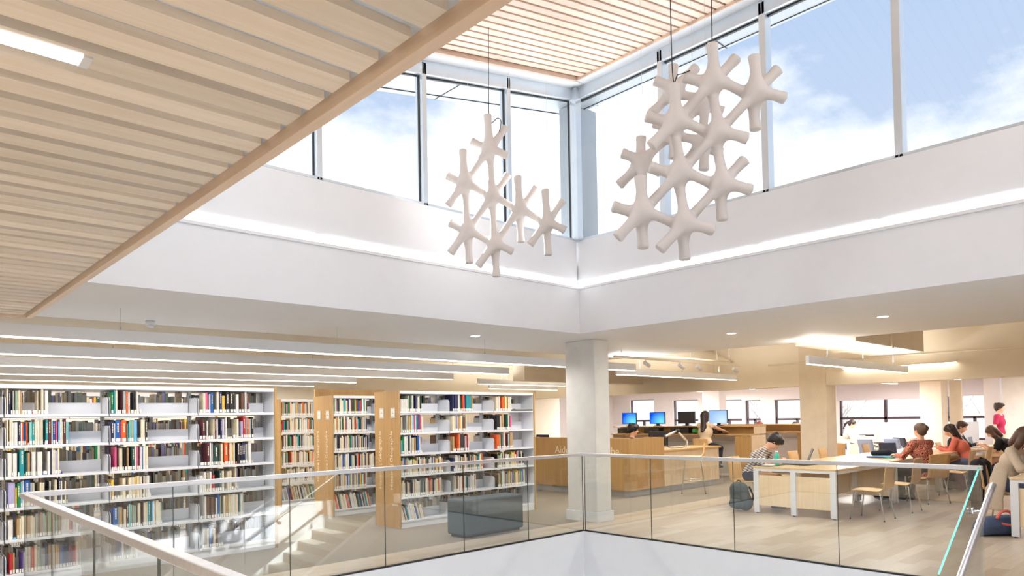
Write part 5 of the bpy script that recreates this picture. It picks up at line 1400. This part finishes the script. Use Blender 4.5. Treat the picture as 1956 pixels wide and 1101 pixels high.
    if style == 'bun': h.ell(H(-.12, 0, .03), (.05, .055, .055), HR, .015)
    if style == 'pony': h.ell(H(-.12, 0, .02), (.03, .03, .03), HR, .02).cap(H(-.13, 0, .02), H(-.19, 0, -.08), .03, .035, .02).cap(H(-.19, 0, -.08), H(-.19, 0, -.25), .035, .015, .02)
    h.ell(H(.088, 0, -.04), (.078, .066, .092), HR, .01, True)
    h.build('hair', hair, t)
    if extra: extra(t, H, nb, ch, P, HR)
    return t
DKH = mat('dark brown hair', srgb(44, 30, 28), .5, var=.25, scale=60); BLH = mat('black hair', srgb(28, 22, 24), .45, var=.2, scale=60)
BRH = mat('brown hair', srgb(88, 62, 50), .5, var=.2, scale=60); REDH = mat('auburn hair', srgb(140, 58, 44), .5, var=.25, scale=60)
GBH = mat('greying brown hair', srgb(96, 76, 64), .6, var=.25, scale=40)

# librarian behind the service desk, looking right
person('person with short black hair in a dark patterned top seated behind the service desk', (4.78, 2.86, 0), -.85, seat=.50, lean=.12, neck=.15, hl=(.42, .12, .82), hr=(.44, -.14, .82),
       top=fabric('dark floral cotton', (52, 44, 52), .5, 22), sleeve=.45, legs=BLKF, hair=BLH, style='mop', skin=SKIN2, res=.012, topname='blouse')
t = thing('office_chair', 'dark office chair under the person behind the service desk', 'chair', (4.78, 2.86, 0)); t.rotation_euler = (0, 0, -.85)
MB().box(4.56, 5.0, 2.64, 3.08, .42, .495).build('seat', bpy.data.materials['navy fabric'], t, .02)
MB().box(4.48, 4.53, 2.66, 3.06, .58, 1.0).build('backrest', bpy.data.materials['navy fabric'], t, .02)
MB().tube([(4.52, 2.86, .44), (4.50, 2.86, .6)], .025, 8).cyl(4.78, 2.86, .05, .42, .03, 12).build('gas_column', BLACK, t)
f_ = MB()
for i in range(5): f_.tube([(4.78, 2.86, .07), (4.78+.28*math.cos(i*1.257), 2.86+.28*math.sin(i*1.257), .02)], .02, 8)
f_.build('star_base', BLACK, t)
# woman on the tall stool, seen from behind, reaching to the keyboard
person('woman with long dark hair in a cream top on a tall stool', (7.74, 2.82, 0), .08, seat=.76, lean=.06, neck=.05, turn=-.25, hl=(.50, .12, 1.12), hr=(.62, -.30, 1.13),
       top=fabric('cream blouse cotton', (226, 206, 178)), sleeve=0, legs=fabric('dark jeans', (40, 42, 56)), hair=DKH, style='long', skin=SKIN2, legL=(.22, .16, .08), legR=(.30, -.20, .34), topname='blouse', res=.011)
# striped shirt, bent over the table
def specs(t, H, nb, ch, P, HR):
    m = MB(); 
    for sg in (1, -1):
        m.tube([H(.1+.002, .032*sg+.022*math.cos(a), .012+.018*math.sin(a)) for a in [i*PI/6 for i in range(13)]], .0028, 6)
        m.tube([H(.1, .055*sg, .015), H(0, .084*sg, .012)], .0026, 6)
    m.tube([H(.103, .01, .015), H(.103, -.01, .015)], .0028, 6)
    m.build('spectacles', BLACK, t)
person('dark haired person with glasses and a striped shirt bent over the near table', (3.80, -.46, 0), -U+.25, seat=.46, lean=.50, neck=.75, turn=.35, hl=(.46, .10, .78), hr=(.42, -.16, .78),
       top=stripe_fabric('black and white stripes'), sleeve=.45, legs=JEAN, hair=BLH, style='mop', skin=SKIN1, res=.010, female=False, extra=specs)
# patterned blouse, seen from behind with a bun
person('woman with a hair bun in a red patterned blouse at the middle table', (6.08, -2.44, 0), U-.55, seat=.46, lean=.10, neck=.0, turn=.15, hl=(.36, .24, .80), hr=(.42, -.12, .80),
       top=pattern_fabric('red paisley cotton'), sleeve=.95, legs=BLKF, hair=GBH, style='bun', skin=SKIN1, topname='blouse', hem=-.05, res=.010)
# coral sweater leaning to the left
person('woman with long dark hair in a coral sweater leaning over the far table', (9.2, -2.36, 0), U+.1, seat=.46, lean=.45, neck=.35, hl=(.50, .18, .80), hr=(.46, -.14, .80),
       top=fabric('coral knit', (214, 116, 98), .06, 60), sleeve=1.0, legs=fabric('washed blue jeans', (96, 108, 140), .12), hair=DKH, style='long', topname='sweater', res=.011)
# man in the dark jacket looking right
person('man with short brown hair in a dark jacket on the far side of the table', (11.05, -1.52, 0), -U, seat=.46, lean=.36, neck=.15, hl=(.52, .16, .80), hr=(.55, -.1, .80),
       top=fabric('dark charcoal wool', (38, 40, 48)), sleeve=1.0, legs=JEAN, hair=mat('short brown hair', srgb(74, 52, 44), .5, var=.2, scale=60), style='man', female=False, topname='jacket', res=.012)
# woman in black T-shirt
person('woman with shoulder length brown hair in a black T-shirt writing at the table', (10.45, -2.90, 0), U+.15, seat=.46, lean=.56, neck=.55, hl=(.56, .16, .79), hr=(.50, -.08, .79),
       top=BLKF, sleeve=.42, legs=JEAN, hair=BRH, style='drape', skin=SKIN1, topname='tshirt', res=.012)
# walking person
person('dark haired person walking in a magenta polo shirt by the far windows', (15.4, -1.55, 0), -U-.1, stand=True, lean=.05, neck=.0, turn=.1, hl=(.10, .2, .72), hr=(-.02, -.26, .72),
       top=fabric('magenta polo cotton', (172, 40, 82)), sleeve=.4, legs=fabric('beige chino', (214, 196, 172)), hair=DKH, style='mop', female=False, legL=(.30, .08, .08), legR=(-.26, -.08, .10), res=.012)
# beige cardigan at the right table
def tank(t, H, nb, ch, P, HR):
    SDF(.011).ell(ch+V(.085, 0, .03), (.075, .10, .11), k=.02).build('white_top', fabric('white jersey', (232, 228, 224)), t)
    g = SDF(.012)                          # the loose hem of the cardigan hanging over the side of the chair
    g.cap(P+V(-.03, -.12, .20), P+V(-.07, -.225, -.10), .09, .11, .05, (V(0, 1, 0), 3.0)).cap(P+V(-.09, -.235, -.10), P+V(-.10, -.245, -.36), .11, .12, .03, (V(0, 1, 0), 4.0), True)
    g.cap(P+V(-.09, .1, .06), P+V(-.10, -.12, .06), .06, .06, .04)
    g.build('cardigan_hem', CARD, t)
CARD = fabric('beige knit', (206, 190, 170), .06, 60)
person('woman with long brown hair in a beige cardigan writing at the right table', (4.30, -4.0, 0), -U-.05, seat=.46, lean=.22, neck=.62, hl=(.50, .10, .79), hr=(.46, -.16, .79),
       top=CARD, sleeve=1.0, legs=JEAN, hair=BRH, style='drape', topname='cardigan', hem=-.04, extra=tank, res=.010)
# woman in white with a ponytail by the window
person('woman with a dark ponytail in a white sweater at the window desk', (15.45, 2.55, 0), -U+.1, seat=.46, lean=.28, neck=.3, hl=(.55, .14, .80), hr=(.5, -.14, .80),
       top=fabric('white knit', (234, 226, 216)), sleeve=1.0, legs=JEAN, hair=DKH, style='pony', topname='sweater', res=.014)
person('person with auburn curly hair bent low behind the second computer bar', (11.75, 3.76, 0), -U+.1, seat=.46, lean=.25, neck=.5, hl=(.5, .14, .80), hr=(.5, -.14, .80),
       top=fabric('white cotton', (230, 222, 216)), sleeve=1.0, legs=JEAN, hair=REDH, style='curly', res=.015)
person('person with dark hair just showing above the second computer bar by the beige column', (12.35, 2.98, 0), -U, seat=.46, lean=.30, neck=.5, hl=(.5, .14, .80), hr=(.5, -.14, .80),
       top=BLKF, sleeve=1.0, legs=JEAN, hair=DKH, style='short', res=.015)
# black quilted jacket hanging over the chair back beside the cardigan
t = thing('jacket', 'black quilted jacket hanging over a chair back beside the woman in the cardigan', 'jacket', (4.30, -3.70, 0))
JK = fabric('black nylon', (34, 35, 44), .12, 20)
g = SDF(.012); g.cap((-.15, 0, .82), (.15, .0, .82), .055, .055, .04); g.cap((-.14, .03, .8), (-.13, .05, .22), .07, .05, .05).cap((.0, .04, .8), (0, .06, .18), .07, .06, .05).cap((.14, .03, .8), (.13, .05, .24), .07, .05, .05).cap((-.14, -.05, .8), (-.12, -.06, .5), .04, .04, .03).cap((.14, -.05, .8), (.12, -.06, .5), .04, .04, .03)
g.build('jacket_body', JK, t)
MB().tube([(-.2+4.30, .075-3.70, .75-.0), (-.17+4.30, .1-3.70, .3)], .035, 10).tube([(.2+4.30, .06-3.70, .75), (.17+4.30, .09-3.70, .3)], .035, 10).build('sleeve', JK, t)
q = MB()
for i in range(9): q.tube([(-.17+4.30, .105-3.70, .74-.055*i), (0+4.30, .118-3.70, .74-.055*i), (.17+4.30, .105-3.70, .74-.055*i)], .004, 6)
q.build('quilting', BLKF, t)
q = MB().tube(smooth_path([(4.18, -3.70, .872), (4.30, -3.70, .892), (4.42, -3.70, .872)]), .012, 8); q.build('collar', DKGREY, t)
# ------------------------------------------------------------------ sky and lamps
w = bpy.data.worlds.new('sky'); SC.world = w; w.use_nodes = True
nt = w.node_tree; nt.nodes.clear()
out = nt.nodes.new('ShaderNodeOutputWorld'); bg = N(nt, 'ShaderNodeBackground', Strength=.64)
tc = N(nt, 'ShaderNodeTexCoord')
sx = N(nt, 'ShaderNodeSeparateXYZ'); L(nt, tc.outputs['Generated'], sx.inputs[0])
grad = N(nt, 'ShaderNodeValToRGB')
e = grad.color_ramp.elements
e[0].position = .0; e[0].color = c4(srgb(228, 238, 250)); e[1].position = .75; e[1].color = c4(srgb(168, 200, 246))
m_ = grad.color_ramp.elements.new(.33); m_.color = c4(srgb(206, 225, 251))
L(nt, sx.outputs['Z'], grad.inputs['Fac'])
mp = N(nt, 'ShaderNodeMapping'); mp.inputs['Scale'].default_value = (1, 1, 2.0); mp.inputs['Location'].default_value = (.35, .2, .1)
L(nt, tc.outputs['Generated'], mp.inputs['Vector'])
no = N(nt, 'ShaderNodeTexNoise', Scale=3.4, Detail=9.0, Roughness=.58); L(nt, mp.outputs['Vector'], no.inputs['Vector'])
# cloudier low down and towards +y, clear high up
ad = N(nt, 'ShaderNodeMath', operation='MULTIPLY_ADD'); L(nt, sx.outputs['Z'], ad.inputs[0]); ad.inputs[1].default_value = -2.0; ad.inputs[2].default_value = .76
ay = N(nt, 'ShaderNodeMath', operation='MULTIPLY_ADD'); L(nt, sx.outputs['Y'], ay.inputs[0]); ay.inputs[1].default_value = .26; L(nt, ad.outputs[0], ay.inputs[2])
ax_ = N(nt, 'ShaderNodeMath', operation='MULTIPLY_ADD'); L(nt, sx.outputs['X'], ax_.inputs[0]); ax_.inputs[1].default_value = -.03; L(nt, ay.outputs[0], ax_.inputs[2])
su = N(nt, 'ShaderNodeMath', operation='ADD'); L(nt, no.outputs['Fac'], su.inputs[0]); L(nt, ax_.outputs[0], su.inputs[1])
cr = N(nt, 'ShaderNodeValToRGB'); cr.color_ramp.elements[0].position = .47; cr.color_ramp.elements[1].position = .66
L(nt, su.outputs[0], cr.inputs['Fac'])
mx = N(nt, 'ShaderNodeMix', data_type='RGBA'); L(nt, cr.outputs['Color'], mx.inputs[0]); L(nt, grad.outputs['Color'], mx.inputs[6]); mx.inputs[7].default_value = (1.35, 1.35, 1.34, 1)
L(nt, mx.outputs[2], bg.inputs['Color']); L(nt, bg.outputs[0], out.inputs['Surface'])

def lamp(name, kind, loc, energy, col=(1, 1, 1), rot=(0, 0, 0), **k):
    l = bpy.data.lights.new(name, kind); l.energy = energy; l.color = col
    for a, b in k.items(): setattr(l, a, b)
    o = bpy.data.objects.new(name, l); COL.objects.link(o); o.location = loc; o.rotation_euler = rot
    return o
sd = Vector((-.07, -.76, -.64))
sun = lamp('sun', 'SUN', (0, 20, 20), 20.0, (1, .98, .95), angle=.012)
sun.rotation_euler = sd.to_track_quat('-Z', 'Y').to_euler()
WARM = (1, .95, .88); NEUT = (.98, .98, 1)
def down(name, x0, x1, y0, y1, z, en, col=NEUT, up=False):
    return lamp(name, 'AREA', ((x0+x1)/2, (y0+y1)/2, z), en, col, (PI if up else 0, 0, 0), shape='RECTANGLE', size=abs(x1-x0), size_y=abs(y1-y0))
# light of the hanging linear lamps
for (y, xe, nm) in rows: down('pendant lamp light', -9, xe, y-.04, y+.04, PZ-.02, 75, WARM)
down('pendant lamp light', 3.0, 7.35, 1.71, 1.79, 2.33, 34, WARM)
down('pendant lamp light', 3.5, 8.0, -1.66, -1.58, 2.31, 30, WARM)
for x0, x1, y in ((3.0, 7.35, 1.75), (3.5, 8.0, -1.62), (3.2, 6.2, 6.0), (5.2, 7.9, 7.9)): down('pendant lamp uplight', x0, x1, y-.04, y+.04, 2.53, 50, WARM, True)
for y, pw_ in ((1.5, 250), (-3.2, 140), (8.0, 480)): down('window room lamp light', 10.5, 17, y-.2, y+.2, 2.43, pw_, (1, .95, .93))
for x, y in ((-5, -2), (-3, -6.5), (-5, -6), (-1.2, -7)):
    lamp('well fill light', 'AREA', (x, y, zr(x)-.01), 24, (.95, .97, 1), shape='DISK', size=.5)  # added fill under the well roof, stands for no fitting
for x, y in ((-8, -4.5), (-8, -1.5), (-10, -6), (-8, -8)):
    lamp('low ceiling fill light', 'AREA', (x, y, LZ-.012), 60, (1, .98, .95), shape='DISK', size=.3)  # extra fill without fittings; its floor bounce brightens the low timber ceiling
for x, y in ((1.8, -3.32), (1.79, -1.3)):
    lamp('soffit downlight', 'AREA', (x, y, SOF-.008), 25, (1, .96, .9), shape='DISK', size=.12)
for x, y in ((-3, -8), (-8, -3), (2, -3)):
    lamp('lower storey fill light', 'AREA', (x, y, -.74), 160, (.95, .97, 1), shape='RECTANGLE', size=1.2, size_y=1.2)  # unseen fill below the floor, put in to lighten the well fascia
SC.view_settings.view_transform = 'Standard'
try: SC.view_settings.look = 'None'
except Exception: pass
SC.view_settings.exposure = 0.62; SC.view_settings.gamma = 1.0; SC.view_settings.use_curve_mapping = False
SC.cycles.use_denoising = True
try: SC.cycles.denoiser = 'OPENIMAGEDENOISE'
except Exception: pass
SC.cycles.max_bounces = 9; SC.cycles.diffuse_bounces = 5; SC.cycles.glossy_bounces = 3; SC.cycles.transparent_max_bounces = 24; SC.cycles.transmission_bounces = 4
SC.cycles.caustics_reflective = False; SC.cycles.caustics_refractive = False
SC.cycles.sample_clamp_indirect = 6.0
SC.cycles.use_light_tree = True
